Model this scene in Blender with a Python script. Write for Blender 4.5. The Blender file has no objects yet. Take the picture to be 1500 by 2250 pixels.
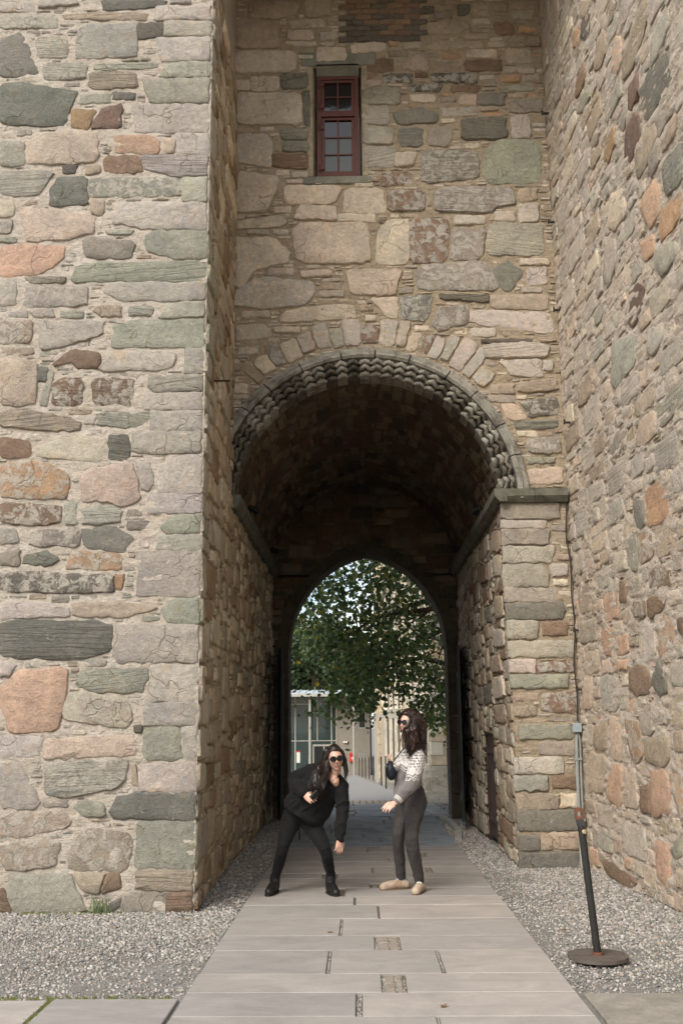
import bpy, bmesh, math, random
import numpy as np
from mathutils import Vector, Matrix
random.seed(7); rng = np.random.default_rng(7)
sc = bpy.context.scene
# ------------------------------------------------------------ camera, world, sun, exposure
FL = 35/24*1500
cam = bpy.data.cameras.new('camera'); camo = bpy.data.objects.new('camera', cam); sc.collection.objects.link(camo)
cam.sensor_fit = 'HORIZONTAL'; cam.sensor_width = 24; cam.lens = 35; cam.clip_end = 2000; cam.clip_start = 0.05
CAMR = Matrix.Rotation(math.radians(1.0), 3, 'Z') @ Matrix.Rotation(math.radians(102.05), 3, 'X') @ Matrix.Rotation(math.radians(-0.5), 3, 'Z')
CAMC = Vector((0, 0, 1.55))
camo.matrix_world = Matrix.Translation(CAMC) @ CAMR.to_4x4()
sc.camera = camo
world = bpy.data.worlds.new('World'); sc.world = world; world.use_nodes = True
SUN_EL, SUN_AZ = 43, -148      # azimuth the light comes from, degrees from +Y towards +X (behind the camera, left)
wt = world.node_tree; wt.nodes.clear()
wo = wt.nodes.new('ShaderNodeOutputWorld'); wb = wt.nodes.new('ShaderNodeBackground')
sky = wt.nodes.new('ShaderNodeTexSky'); sky.sky_type = 'NISHITA'; sky.sun_disc = False
sky.sun_elevation = math.radians(SUN_EL); sky.sun_rotation = math.radians(SUN_AZ)
sky.air_density = 1.0; sky.dust_density = 2.0; sky.ozone_density = 0.6
tc = wt.nodes.new('ShaderNodeTexCoord'); nz = wt.nodes.new('ShaderNodeTexNoise')
nz.inputs['Scale'].default_value = 3.2; nz.inputs['Detail'].default_value = 7; nz.inputs['Roughness'].default_value = .58
rp = wt.nodes.new('ShaderNodeValToRGB'); rp.color_ramp.elements[0].position = .42; rp.color_ramp.elements[1].position = .66
mx = wt.nodes.new('ShaderNodeMix'); mx.data_type = 'RGBA'
mx.inputs['B'].default_value = (8.3, 8.0, 7.5, 1)       # bright broken cloud
wt.links.new(tc.outputs['Generated'], nz.inputs['Vector']); wt.links.new(nz.outputs['Fac'], rp.inputs['Fac'])
wt.links.new(rp.outputs['Color'], mx.inputs['Factor']); wt.links.new(sky.outputs['Color'], mx.inputs['A'])
wt.links.new(mx.outputs['Result'], wb.inputs['Color']); wb.inputs['Strength'].default_value = 0.105
wt.links.new(wb.outputs[0], wo.inputs[0])
sl = bpy.data.lights.new('sun', 'SUN'); sl.energy = 1.75; sl.angle = math.radians(34); sl.color = (1, .965, .925)
so = bpy.data.objects.new('sun', sl); sc.collection.objects.link(so)
e, a = math.radians(SUN_EL), math.radians(SUN_AZ)
sd = Vector((math.sin(a)*math.cos(e), math.cos(a)*math.cos(e), math.sin(e)))
so.rotation_euler = sd.to_track_quat('Z', 'Y').to_euler(); so.location = (0, 0, 30)
sc.view_settings.view_transform = 'Standard'; sc.view_settings.look = 'None'; sc.view_settings.gamma = 1
sc.view_settings.exposure = 1.02; sc.view_settings.use_curve_mapping = False
sc.render.engine = 'CYCLES'; sc.cycles.use_denoising = True; sc.cycles.adaptive_threshold = .025; sc.cycles.max_bounces = 8; sc.cycles.diffuse_bounces = 5
sc.cycles.transparent_max_bounces = 8; sc.cycles.caustics_reflective = False; sc.cycles.caustics_refractive = False
try: sc.cycles.denoiser = 'OPENIMAGEDENOISE'
except Exception: pass

# ------------------------------------------------------------ helpers
COL = sc.collection
def lin(c):
    return tuple(((v/255)/12.92 if v/255 <= .04045 else ((v/255+.055)/1.055)**2.4) for v in c)
PAL = dict(w=(190,182,174), l=(175,168,162), g=(167,167,152), G=(139,149,131), D=(110,112,103), K=(80,75,66), d=(142,133,122),
           p=(206,180,158), P=(212,168,138), o=(192,146,104), b=(134,101,74), r=(108,74,62), c=(208,195,174), t=(172,151,126), y=(170,134,84), M=(170,154,132))
def _soft(v, k=1.0):
    c = np.array(lin(v)); L = c@np.array([.25,.6,.15]); m_ = np.array(lin((182,168,148))); g = .34*k; c = c*(1-g)+g*L*m_/(m_@np.array([.25,.6,.15])); return (c*(1-.26*k)+np.array(lin((200,191,177)))*.28*k)*np.array([.98,1.0,1.03])
PALL = {k: _soft(v, .62 if k in 'obryKPD' else 1.0) for k, v in PAL.items()}
ALB = .86
def props(o, label=None, cat=None, group=None, kind=None):
    if label: o['label'] = label
    if cat: o['category'] = cat
    if group: o['group'] = group
    if kind: o['kind'] = kind
    return o
def empty(name, loc=(0,0,0), label=None, cat=None, group=None, rz=0):
    o = bpy.data.objects.new(name, None); COL.objects.link(o); o.location = loc; o.rotation_euler = (0,0,rz); o.empty_display_size = .1
    return props(o, label, cat, group)
def mesh_obj(name, verts, faces, mat, parent=None, col=None, fx=None, smooth=35, local=True):
    me = bpy.data.meshes.new(name); me.from_pydata(verts if isinstance(verts, list) else np.asarray(verts).tolist(), [], faces if isinstance(faces, list) else np.asarray(faces).tolist())
    if mat: me.materials.append(mat)
    n = len(me.vertices)
    if col is not None:
        a_ = me.color_attributes.new('Col', 'FLOAT_COLOR', 'POINT'); buf = np.ones((n,4), 'f'); buf[:, :3] = col; a_.data.foreach_set('color', buf.ravel())
        b_ = me.color_attributes.new('Fx', 'FLOAT_COLOR', 'POINT'); buf = np.ones((n,4), 'f'); buf[:, :3] = fx if fx is not None else (0,0,.5); b_.data.foreach_set('color', buf.ravel())
    if smooth is not None:
        me.polygons.foreach_set('use_smooth', [True]*len(me.polygons))
        if smooth < 180: me.set_sharp_from_angle(angle=math.radians(smooth))
    me.update()
    o = bpy.data.objects.new(name, me); COL.objects.link(o)
    if parent is not None:
        o.parent = parent
        if not local: o.matrix_parent_inverse = wm(parent).inverted()
    return o
def wm(o):
    m = Matrix.LocRotScale(o.location, o.rotation_euler, o.scale)
    return wm(o.parent) @ o.matrix_parent_inverse @ m if o.parent else m
class MB:
    """collects simple solids into one mesh"""
    def __init__(s): s.v = []; s.f = []
    def add(s, V, Fc):
        k = len(s.v); s.v += [tuple(map(float, p)) for p in V]; s.f += [tuple(i+k for i in f) for f in Fc]; return s
    def box(s, x0, x1, y0, y1, z0, z1, bev=0):
        if bev <= 0:
            V = [(x,y,z) for x in (x0,x1) for y in (y0,y1) for z in (z0,z1)]
            return s.add(V, [(0,1,3,2),(4,6,7,5),(0,4,5,1),(2,3,7,6),(0,2,6,4),(1,5,7,3)])
        bm = bmesh.new(); bmesh.ops.create_cube(bm, size=1)
        for v in bm.verts: v.co = Vector((x0+(v.co.x+.5)*(x1-x0), y0+(v.co.y+.5)*(y1-y0), z0+(v.co.z+.5)*(z1-z0)))
        bmesh.ops.bevel(bm, geom=bm.edges[:], offset=bev, segments=1, affect='EDGES')
        bm.verts.index_update(); s.add([v.co for v in bm.verts], [tuple(v.index for v in f.verts) for f in bm.faces]); bm.free(); return s
    def tube(s, pts, rad, seg=10, cap=True, squash=None):
        pts = [Vector(p) for p in pts]; rad = rad if hasattr(rad, '__len__') else [rad]*len(pts); V = []; Fc = []
        up = None
        for i, p in enumerate(pts):
            t = (pts[min(i+1, len(pts)-1)]-pts[max(i-1, 0)]).normalized()
            if up is None: up = t.orthogonal().normalized()
            up = (up - t*up.dot(t)).normalized(); w = t.cross(up)
            for k in range(seg):
                a_ = 2*math.pi*k/seg; V.append(p + up*math.cos(a_)*rad[i] + w*math.sin(a_)*rad[i])
        for i in range(len(pts)-1):
            for k in range(seg):
                k2 = (k+1) % seg; Fc.append((i*seg+k, i*seg+k2, (i+1)*seg+k2, (i+1)*seg+k))
        if cap: Fc.append(tuple(range(seg))[::-1]); Fc.append(tuple((len(pts)-1)*seg+k for k in range(seg)))
        return s.add(V, Fc)
    def ellip(s, c, r, nu=14, nv=9, M=None):
        V = []; Fc = []
        for j in range(nv+1):
            ph = math.pi*j/nv
            for i in range(nu):
                th = 2*math.pi*i/nu; p = Vector((r[0]*math.sin(ph)*math.cos(th), r[1]*math.sin(ph)*math.sin(th), r[2]*math.cos(ph)))
                if M: p = M @ p
                V.append(p+Vector(c))
        for j in range(nv):
            for i in range(nu):
                i2 = (i+1) % nu; Fc.append((j*nu+i, (j+1)*nu+i, (j+1)*nu+i2, j*nu+i2))
        return s.add(V, Fc)
    def prism(s, poly, a0, a1, axis='Y'):
        """poly in the two other axes, extruded along axis"""
        n = len(poly)
        def mk(p, a_): return {'X': (a_, p[0], p[1]), 'Y': (p[0], a_, p[1]), 'Z': (p[0], p[1], a_)}[axis]
        V = [mk(p, a0) for p in poly]+[mk(p, a1) for p in poly]
        return s.add(V, [tuple(range(n)), tuple(range(2*n-1, n-1, -1))]+[(i, i+n, (i+1) % n+n, (i+1) % n) for i in range(n)])
    def build(s, name, mat, parent=None, local=True, smooth=35):
        bm = bmesh.new(); vs = [bm.verts.new(p) for p in s.v]
        for f in s.f:
            if len(set(f)) > 2:
                try: bm.faces.new([vs[i] for i in f])
                except ValueError: pass
        bmesh.ops.remove_doubles(bm, verts=bm.verts[:], dist=1e-6) if False else None
        bmesh.ops.recalc_face_normals(bm, faces=bm.faces[:])
        me = bpy.data.meshes.new(name); bm.to_mesh(me); bm.free(); me.materials.append(mat)
        me.polygons.foreach_set('use_smooth', [True]*len(me.polygons)); me.set_sharp_from_angle(angle=math.radians(smooth))
        o = bpy.data.objects.new(name, me); COL.objects.link(o)
        if parent is not None:
            o.parent = parent
            if not local: o.matrix_parent_inverse = wm(parent).inverted()
        return o
# vector value noise
def _h(ix, iy, iz):
    n = (ix.astype(np.int64)*374761393 + iy.astype(np.int64)*668265263 + iz.astype(np.int64)*2147483647) & 0x7fffffff
    n = ((n ^ (n >> 13))*1274126177) & 0x7fffffff
    return ((n ^ (n >> 16)) & 0xffff)/65535.0
def vn(x, y, z=0.0):
    x = np.asarray(x, float); y = np.asarray(y, float); z = np.zeros_like(x)+z
    ix, iy, iz = np.floor(x), np.floor(y), np.floor(z); fx_, fy, fz = x-ix, y-iy, z-iz
    fx_, fy, fz = [q*q*(3-2*q) for q in (fx_, fy, fz)]; r = 0
    for a_ in (0,1):
        for b_ in (0,1):
            for c_ in (0,1):
                r = r + _h(ix+a_, iy+b_, iz+c_)*(fx_ if a_ else 1-fx_)*(fy if b_ else 1-fy)*(fz if c_ else 1-fz)
    return r*2-1
def fbm(x, y, z=0.0, o=4):
    r = 0; am = 1; t = 0
    for i in range(o): r = r+vn(np.asarray(x)*2**i+17*i, np.asarray(y)*2**i-9*i, z+i*3.1)*am; t += am; am *= .55
    return r/t

# ------------------------------------------------------------ materials
def nodes(name):
    m = bpy.data.materials.new(name); m.use_nodes = True; t = m.node_tree; b_ = t.nodes['Principled BSDF']; return m, t, b_
def N(t, typ, **k):
    n = t.nodes.new(typ)
    for a_, v in k.items():
        if a_ in n.bl_rna.properties.keys() and a_ not in ('inputs',): setattr(n, a_, v)
        else: n.inputs[a_].default_value = v
    return n
def noise(t, vec, scale, detail=5, rough=.6, dist=0):
    n = N(t, 'ShaderNodeTexNoise'); n.inputs['Scale'].default_value = scale; n.inputs['Detail'].default_value = detail
    n.inputs['Roughness'].default_value = rough; n.inputs['Distortion'].default_value = dist
    if vec is not None: t.links.new(vec, n.inputs['Vector'])
    return n.outputs['Fac']
def ramp(t, fac, p0, p1, c0=(0,0,0,1), c1=(1,1,1,1)):
    r = N(t, 'ShaderNodeValToRGB'); r.color_ramp.elements[0].position = p0; r.color_ramp.elements[1].position = p1
    r.color_ramp.elements[0].color = c0; r.color_ramp.elements[1].color = c1; t.links.new(fac, r.inputs['Fac']); return r.outputs['Color']
def mth(t, op, a_, b_=None, clamp=False):
    n = N(t, 'ShaderNodeMath'); n.operation = op; n.use_clamp = clamp
    for i, v in enumerate((a_, b_)):
        if v is None: continue
        if isinstance(v, (int, float)): n.inputs[i].default_value = v
        else: t.links.new(v, n.inputs[i])
    return n.outputs[0]
def mixc(t, fac, a_, b_, mode='MIX'):
    n = N(t, 'ShaderNodeMix'); n.data_type = 'RGBA'; n.blend_type = mode
    for k, v in (('Factor', fac), ('A', a_), ('B', b_)):
        s = n.inputs[k] if k != 'Factor' else n.inputs[0]
        if k in 'AB': s = n.inputs[6 if k == 'A' else 7]
        if isinstance(v, (int, float)): s.default_value = v
        elif isinstance(v, tuple): s.default_value = v if len(v) == 4 else (*v, 1)
        else: t.links.new(v, s)
    return n.outputs[2]
def mapping(t, vec, scale):
    n = N(t, 'ShaderNodeMapping'); n.inputs['Scale'].default_value = scale; t.links.new(vec, n.inputs['Vector']); return n.outputs[0]
def bump(t, h, dist, strength=1, nrm=None):
    n = N(t, 'ShaderNodeBump'); n.inputs['Distance'].default_value = dist; n.inputs['Strength'].default_value = strength
    t.links.new(h, n.inputs['Height'])
    if nrm is not None: t.links.new(nrm, n.inputs['Normal'])
    return n.outputs[0]
def stone_mat(name, tint=(1,1,1), lime=(.47,.42,.345), bumpk=1.0, stain=.25, staincol=(.07,.05,.033)):
    m, t, b_ = nodes(name)
    at = N(t, 'ShaderNodeAttribute'); at.attribute_name = 'Col'; fx = N(t, 'ShaderNodeAttribute'); fx.attribute_name = 'Fx'
    sx = N(t, 'ShaderNodeSeparateColor'); t.links.new(fx.outputs['Color'], sx.inputs[0]); slaty, flaky, seed = sx.outputs
    geo = N(t, 'ShaderNodeNewGeometry'); pos = geo.outputs['Position']
    off = N(t, 'ShaderNodeCombineXYZ'); sk = mth(t, 'MULTIPLY', seed, 37.0)
    for i in range(3): t.links.new(sk, off.inputs[i])
    ad = N(t, 'ShaderNodeVectorMath'); ad.operation = 'ADD'; t.links.new(pos, ad.inputs[0]); t.links.new(off.outputs[0], ad.inputs[1]); P_ = ad.outputs[0]
    # rotate bedding a little per stone
    vr = N(t, 'ShaderNodeVectorRotate'); vr.rotation_type = 'Y_AXIS'; t.links.new(P_, vr.inputs['Vector'])
    t.links.new(mth(t, 'MULTIPLY', mth(t, 'SUBTRACT', seed, .5), .35), vr.inputs['Angle'])
    lay = noise(t, mapping(t, vr.outputs[0], (2.2,2.2,34)), 1.0, 8, .62, .5)
    n1 = noise(t, P_, 3.2, 6, .6, .4); n2 = noise(t, P_, 19, 9, .74, .3); n3 = noise(t, P_, 110, 4, .7)
    c = mixc(t, 1.0, at.outputs['Color'], (*tint, 1), 'MULTIPLY')
    c = mixc(t, .9, c, ramp(t, n1, .25, .75, (.74,.74,.76,1), (1.2,1.16,1.1,1)), 'MULTIPLY')
    c = mixc(t, .85, c, ramp(t, n2, .32, .68, (.72,.73,.74,1), (1.2,1.18,1.15,1)), 'MULTIPLY')
    rust = mth(t, 'MULTIPLY', ramp(t, noise(t, P_, 5.5, 7, .7, .8), .56, .68), .38)
    c = mixc(t, rust, c, mixc(t, 1, c, (1.06,.78,.5,1), 'MULTIPLY'))
    grn = mth(t, 'MULTIPLY', ramp(t, noise(t, P_, 2.3, 5, .6, .3), .55, .72), .12)
    c = mixc(t, grn, c, mixc(t, 1, c, (.86,.97,.84,1), 'MULTIPLY'))
    ls = mth(t, 'MULTIPLY', slaty, ramp(t, lay, .34, .66))
    c = mixc(t, mth(t, 'MULTIPLY', ls, .45), c, mixc(t, 1, c, (.66,.67,.66,1), 'MULTIPLY'))
    # veins
    vo = N(t, 'ShaderNodeTexVoronoi'); vo.feature = 'DISTANCE_TO_EDGE'; vo.inputs['Scale'].default_value = 2.6
    dn = N(t, 'ShaderNodeTexNoise'); dn.inputs['Scale'].default_value = 4; t.links.new(P_, dn.inputs['Vector'])
    dv = N(t, 'ShaderNodeVectorMath'); dv.operation = 'MULTIPLY_ADD'; t.links.new(dn.outputs['Color'], dv.inputs[0]); dv.inputs[1].default_value = (.5,.5,.5); t.links.new(P_, dv.inputs[2])
    t.links.new(dv.outputs[0], vo.inputs['Vector'])
    vein = ramp(t, vo.outputs['Distance'], .0, .018, (1,1,1,1), (0,0,0,1))
    veinm = mth(t, 'MULTIPLY', vein, ramp(t, noise(t, P_, 1.7, 2), .5, .6))
    c = mixc(t, mth(t, 'MULTIPLY', veinm, .5), c, mixc(t, 1, c, (.55,.48,.4,1), 'MULTIPLY'))
    # old limewash / mortar smears
    ln = noise(t, P_, 11, 9, .74, .6); thr = mth(t, 'SUBTRACT', .66, mth(t, 'MULTIPLY', flaky, .19))
    lf = mth(t, 'MULTIPLY', mth(t, 'SUBTRACT', ln, thr), 16, True)
    c = mixc(t, mth(t, 'MULTIPLY', lf, .85), c, (*lime, 1))
    c = mixc(t, 1, c, ramp(t, n3, .3, .7, (.78,.78,.77,1), (1.2,1.2,1.2,1)), 'MULTIPLY')
    # dark weathering blotches
    st = mth(t, 'MULTIPLY', ramp(t, noise(t, mapping(t, pos, (1.6,1.6,.8)), 2.0, 8, .72, .4), .54, .7), stain)
    c = mixc(t, st, c, (*staincol, 1))
    t.links.new(c, b_.inputs['Base Color']); b_.inputs['Roughness'].default_value = .9; b_.inputs['Specular IOR Level'].default_value = .25
    h = mth(t, 'ADD', mth(t, 'MULTIPLY', n2, 1.0), mth(t, 'MULTIPLY', n3, .34))
    h = mth(t, 'ADD', h, mth(t, 'MULTIPLY', mth(t, 'MULTIPLY', lay, slaty), 1.5))
    h = mth(t, 'SUBTRACT', h, mth(t, 'MULTIPLY', veinm, .35))
    h = mth(t, 'ADD', h, mth(t, 'MULTIPLY', lf, .12))
    t.links.new(bump(t, h, .034*bumpk, 1.0), b_.inputs['Normal'])
    return m
def mortar_mat(name, c0, c1, dark=(.16,.125,.09), stain=.2, staincol=(.07,.05,.033)):
    m, t, b_ = nodes(name); geo = N(t, 'ShaderNodeNewGeometry'); P_ = geo.outputs['Position']
    n1 = noise(t, P_, 2.6, 6, .6); n2 = noise(t, P_, 26, 8, .7, .3); n3 = noise(t, P_, 130, 3, .7)
    lay = noise(t, mapping(t, P_, (7,7,38)), 1.0, 7, .66, 1.6)
    c = mixc(t, ramp(t, n1, .3, .7), c0, c1); c = mixc(t, .8, c, ramp(t, n2, .3, .7, (.76,.76,.76,1), (1.2,1.18,1.15,1)), 'MULTIPLY')
    c = mixc(t, .7, c, ramp(t, n3, .25, .75, (.85,.85,.85,1), (1.12,1.12,1.12,1)), 'MULTIPLY')
    ck = mth(t, 'MULTIPLY', ramp(t, lay, .30, .36, (1,1,1,1), (0,0,0,1)), .6); c = mixc(t, ck, c, (*dark, 1))
    st = mth(t, 'MULTIPLY', ramp(t, noise(t, mapping(t, P_, (1.6,1.6,.8)), 2.0, 8, .72, .4), .54, .7), stain)
    c = mixc(t, st, c, (*staincol, 1))
    t.links.new(c, b_.inputs['Base Color']); b_.inputs['Roughness'].default_value = .95; b_.inputs['Specular IOR Level'].default_value = .15
    h = mth(t, 'ADD', mth(t, 'MULTIPLY', n2, 1.0), mth(t, 'MULTIPLY', lay, .45)); h = mth(t, 'ADD', h, mth(t, 'MULTIPLY', noise(t, P_, 9, 6, .65, 1.2), 1.4)); h = mth(t, 'ADD', h, mth(t, 'MULTIPLY', n3, .25))
    t.links.new(bump(t, h, .03, 1.0), b_.inputs['Normal']); return m
def plain(name, rgb, rough=.8, var=.15, scale=12, bumpd=.002, metal=0, spec=.4, streak=None, srgb=True, c2=None, c2t=(.5,.65), c2s=3):
    m, t, b_ = nodes(name); c = lin(rgb) if srgb else rgb; tcn = N(t, 'ShaderNodeNewGeometry'); P_ = tcn.outputs['Position']
    if streak: P_ = mapping(t, P_, streak)
    n = noise(t, P_, scale, 6, .65); n2 = noise(t, P_, scale*7, 3, .6)
    cc = mixc(t, 1, (*c, 1), ramp(t, n, .3, .7, (1-var,)*3+(1,), (1+var,)*3+(1,)), 'MULTIPLY')
    cc = mixc(t, .5, cc, ramp(t, n2, .3, .7, (1-var,)*3+(1,), (1+var,)*3+(1,)), 'MULTIPLY')
    if c2: cc = mixc(t, ramp(t, noise(t, P_, c2s, 7, .7, .4), *c2t), cc, (*lin(c2), 1))
    t.links.new(cc, b_.inputs['Base Color']); b_.inputs['Roughness'].default_value = rough; b_.inputs['Metallic'].default_value = metal
    b_.inputs['Specular IOR Level'].default_value = spec
    if bumpd: t.links.new(bump(t, mth(t, 'ADD', n, mth(t, 'MULTIPLY', n2, .4)), bumpd), b_.inputs['Normal'])
    return m
M_ST = stone_mat('wall_stone', stain=.12)
M_STB = stone_mat('arch_wall_stone', tint=(1.24,1.20,1.16), stain=.16, lime=(.5,.46,.39), staincol=(.1,.075,.05))
M_STR = stone_mat('right_wall_stone', tint=(1.14,1.12,1.08), stain=.05, bumpk=.8)
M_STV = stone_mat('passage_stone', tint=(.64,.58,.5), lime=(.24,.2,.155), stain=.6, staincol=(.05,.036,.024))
M_MO = mortar_mat('lime_mortar', lin((200,190,176)), lin((188,175,158)), stain=.06, dark=(.25,.21,.16))
M_MOB = mortar_mat('old_mortar', lin((182,167,144)), lin((160,143,118)), stain=.22, staincol=(.09,.066,.043))
M_MOR = mortar_mat('pale_mortar', lin((206,195,179)), lin((196,179,161)), stain=.04, dark=(.2,.16,.12))
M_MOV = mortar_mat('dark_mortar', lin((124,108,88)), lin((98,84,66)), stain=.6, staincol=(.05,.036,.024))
# ------------------------------------------------------------ masonry machinery
class Plane:
    def __init__(s, o, U, V, Nn): s.o, s.U, s.V, s.N = [np.array(q, float) for q in (o, U, V, Nn)]; s.flip = np.dot(np.cross(s.U, s.V), s.N) < 0
    def m(s, u, v, n): return s.o + np.multiply.outer(u, s.U)+np.multiply.outer(v, s.V)+np.multiply.outer(n, s.N)
    def px(s, x, y):
        d = np.array(CAMR @ Vector(((x-750)/FL, -(y-1125)/FL, -1))); c = np.array(CAMC)
        t = np.dot(s.o-c, s.N)/np.dot(d, s.N); q = c+d*t-s.o; return (np.dot(q, s.U), np.dot(q, s.V))
class Vault:
    def __init__(s, cx, cz, r, y0): s.cx, s.cz, s.r, s.y0 = cx, cz, r, y0; s.flip = False
    def m(s, u, v, n):
        th = np.asarray(u)/s.r; rr = s.r-np.asarray(n); return np.stack([s.cx+rr*np.cos(th), s.y0+np.asarray(v)+0*th, s.cz+rr*np.sin(th)], -1)
def parse(txt, sc_=1, ox=0, oy=0):
    out = []
    for ln in txt.replace('\n', ';;').split('|' if '|' in txt else ';;'):
        ln = ln.strip(' ;')
        if not ln: continue
        code, *pts = ln.split(); out.append((code, [(float(p.split(',')[0])*sc_+ox, float(p.split(',')[1])*sc_+oy) for p in pts]))
    return out
def code2(code, jit=.06):
    c = PALL[code[0]]*ALB*(1+rng.normal(0, jit)); c = c*(1+rng.normal(0, .012, 3))
    sl_ = .0; fl_ = .25
    if 's' in code[1:]: sl_ = .9
    if 'f' in code[1:]: fl_ = 1.0
    if '0' in code[1:]: fl_ = 0.0
    return np.clip(c, .01, .8), (max(sl_, .12), fl_, rng.random())
def resample(poly, step):
    out = []; n = len(poly)
    for i in range(n):
        a_, b_ = np.array(poly[i]), np.array(poly[(i+1) % n]); L = np.linalg.norm(b_-a_); k = max(1, int(round(L/step)))
        for j in range(k): out.append(a_+(b_-a_)*j/k)
    return np.array(out)
def chaikin(P_, q=.25):
    Q = np.roll(P_, -1, 0); out = np.empty((len(P_)*2, 2)); out[0::2] = P_*(1-q)+Q*q; out[1::2] = P_*q+Q*(1-q); return out
def area(P_): x, y = P_[:,0], P_[:,1]; return .5*np.sum(x*np.roll(y, -1)-np.roll(x, -1)*y)
def stone_geo(poly, surf, h, rough=1.0, crisp=False):
    P_ = np.array(poly, float)
    if area(P_) < 0: P_ = P_[::-1]
    w = P_.max(0)-P_.min(0); sz = float(min(w)); big = float(max(w))
    P_ = chaikin(P_, .05 if crisp else .11)
    step = max(.028, min(.06, sz*.28), big/14); P_ = resample(P_, step)
    s0 = rng.random()*100; am = min(.012, sz*.07)*rough
    nrm = np.roll(P_, -1, 0)-np.roll(P_, 1, 0); nrm = np.stack([nrm[:,1], -nrm[:,0]], 1); nrm /= (np.linalg.norm(nrm, axis=1, keepdims=True)+1e-9)
    P_ = P_+nrm*(vn(P_[:,0]*22+s0, P_[:,1]*22)*am+vn(P_[:,0]*60+s0, P_[:,1]*60)*am*.95)[:, None]
    n = len(P_); c = P_.mean(0)
    def inset(d):
        return c+(P_-c)*np.maximum(.15, 1-2*d/np.maximum(w, .01))
    b1 = min(.006, sz*.08); b2 = min(.014, sz*.13)
    tilt = rng.normal(0, .006, 2)/max(.1, big)*rough
    def hgt(Q, base, k): return base+((Q-c)@tilt)*min(1, 1)+fbm(Q[:,0]*7+s0, Q[:,1]*7, o=3)*.008*k*rough
    rings = [(P_, np.full(n, -.045)), (P_, np.full(n, h*.25)), (inset(b1), hgt(inset(b1), h*.7, .5)), (inset(b2), hgt(inset(b2), h, 1))]
    Q = c+(inset(b2)-c)*.55; rings.append((Q, hgt(Q, h*1.12, 1.6)))
    uv = np.concatenate([r[0] for r in rings]+[c[None]]); hh = np.concatenate([r[1] for r in rings]+[np.array([h*1.1])])
    V = surf.m(uv[:,0], uv[:,1], hh); F = []
    for k in range(len(rings)-1):
        for i in range(n):
            j = (i+1) % n; F.append((k*n+i, k*n+j, (k+1)*n+j, (k+1)*n+i))
    k = len(rings)-1
    for i in range(n): F.append((k*n+i, k*n+(i+1) % n, len(uv)-1))
    if surf.flip: F = [f[::-1] for f in F]
    return V, F
def inpoly(poly, X, Y):
    ins = np.zeros(X.shape, bool); n = len(poly)
    for i in range(n):
        x0, y0 = poly[i]; x1, y1 = poly[(i+1) % n]
        if y0 == y1: continue
        ins ^= ((y0 > Y) != (y1 > Y)) & (X < (x1-x0)*(Y-y0)/(y1-y0)+x0)
    return ins
def fill(occ, u0, v0, cell, sizes, gap=.012, jit=.12, prefer=None):
    """greedy random rubble: occ is a bool grid [v,u]"""
    H, W = occ.shape; out = []
    for (w, h, tries) in sizes:
        miss = 0
        I = np.zeros((H+1, W+1), np.int32); I[1:,1:] = occ.cumsum(0).cumsum(1)
        for q in range(tries):
            ww = w*rng.uniform(.72, 1.3); hh = h*rng.uniform(.75, 1.25); cw, ch = max(2, int(ww/cell)), max(2, int(hh/cell))
            if cw >= W or ch >= H: continue
            S = I[ch:, cw:]-I[:-ch, cw:]-I[ch:, :-cw]+I[:-ch, :-cw]; free = np.argwhere(S == 0)
            if len(free) == 0:
                miss += 1
                if miss > 3: break
                continue
            # hug existing stones: prefer low, then random
            k = free[rng.integers(len(free), size=min(10, len(free)))]; k = k[np.argmin(k[:,0]*.4+k[:,1]*.25)]
            r, c_ = k; occ[r:r+ch, c_:c_+cw] = True; I[1:,1:] = occ.cumsum(0).cumsum(1)
            a0, b0 = u0+c_*cell+gap/2, v0+r*cell+gap/2; a1, b1 = u0+(c_+cw)*cell-gap/2, v0+(r+ch)*cell-gap/2
            dw, dh = (a1-a0)*jit, (b1-b0)*jit; R_ = lambda s: rng.uniform(0, s)
            poly = [(a0+R_(dw), b0+R_(dh)), ((a0+a1)/2+rng.normal(0, dw), b0+R_(dh*.6)), (a1-R_(dw), b0+R_(dh)), (a1-R_(dw*.6), (b0+b1)/2+rng.normal(0, dh)), (a1-R_(dw), b1-R_(dh)),
                    ((a0+a1)/2+rng.normal(0, dw), b1-R_(dh*.6)), (a0+R_(dw), b1-R_(dh)), (a0+R_(dw*.6), (b0+b1)/2)]
            out.append(poly)
    return out
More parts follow.
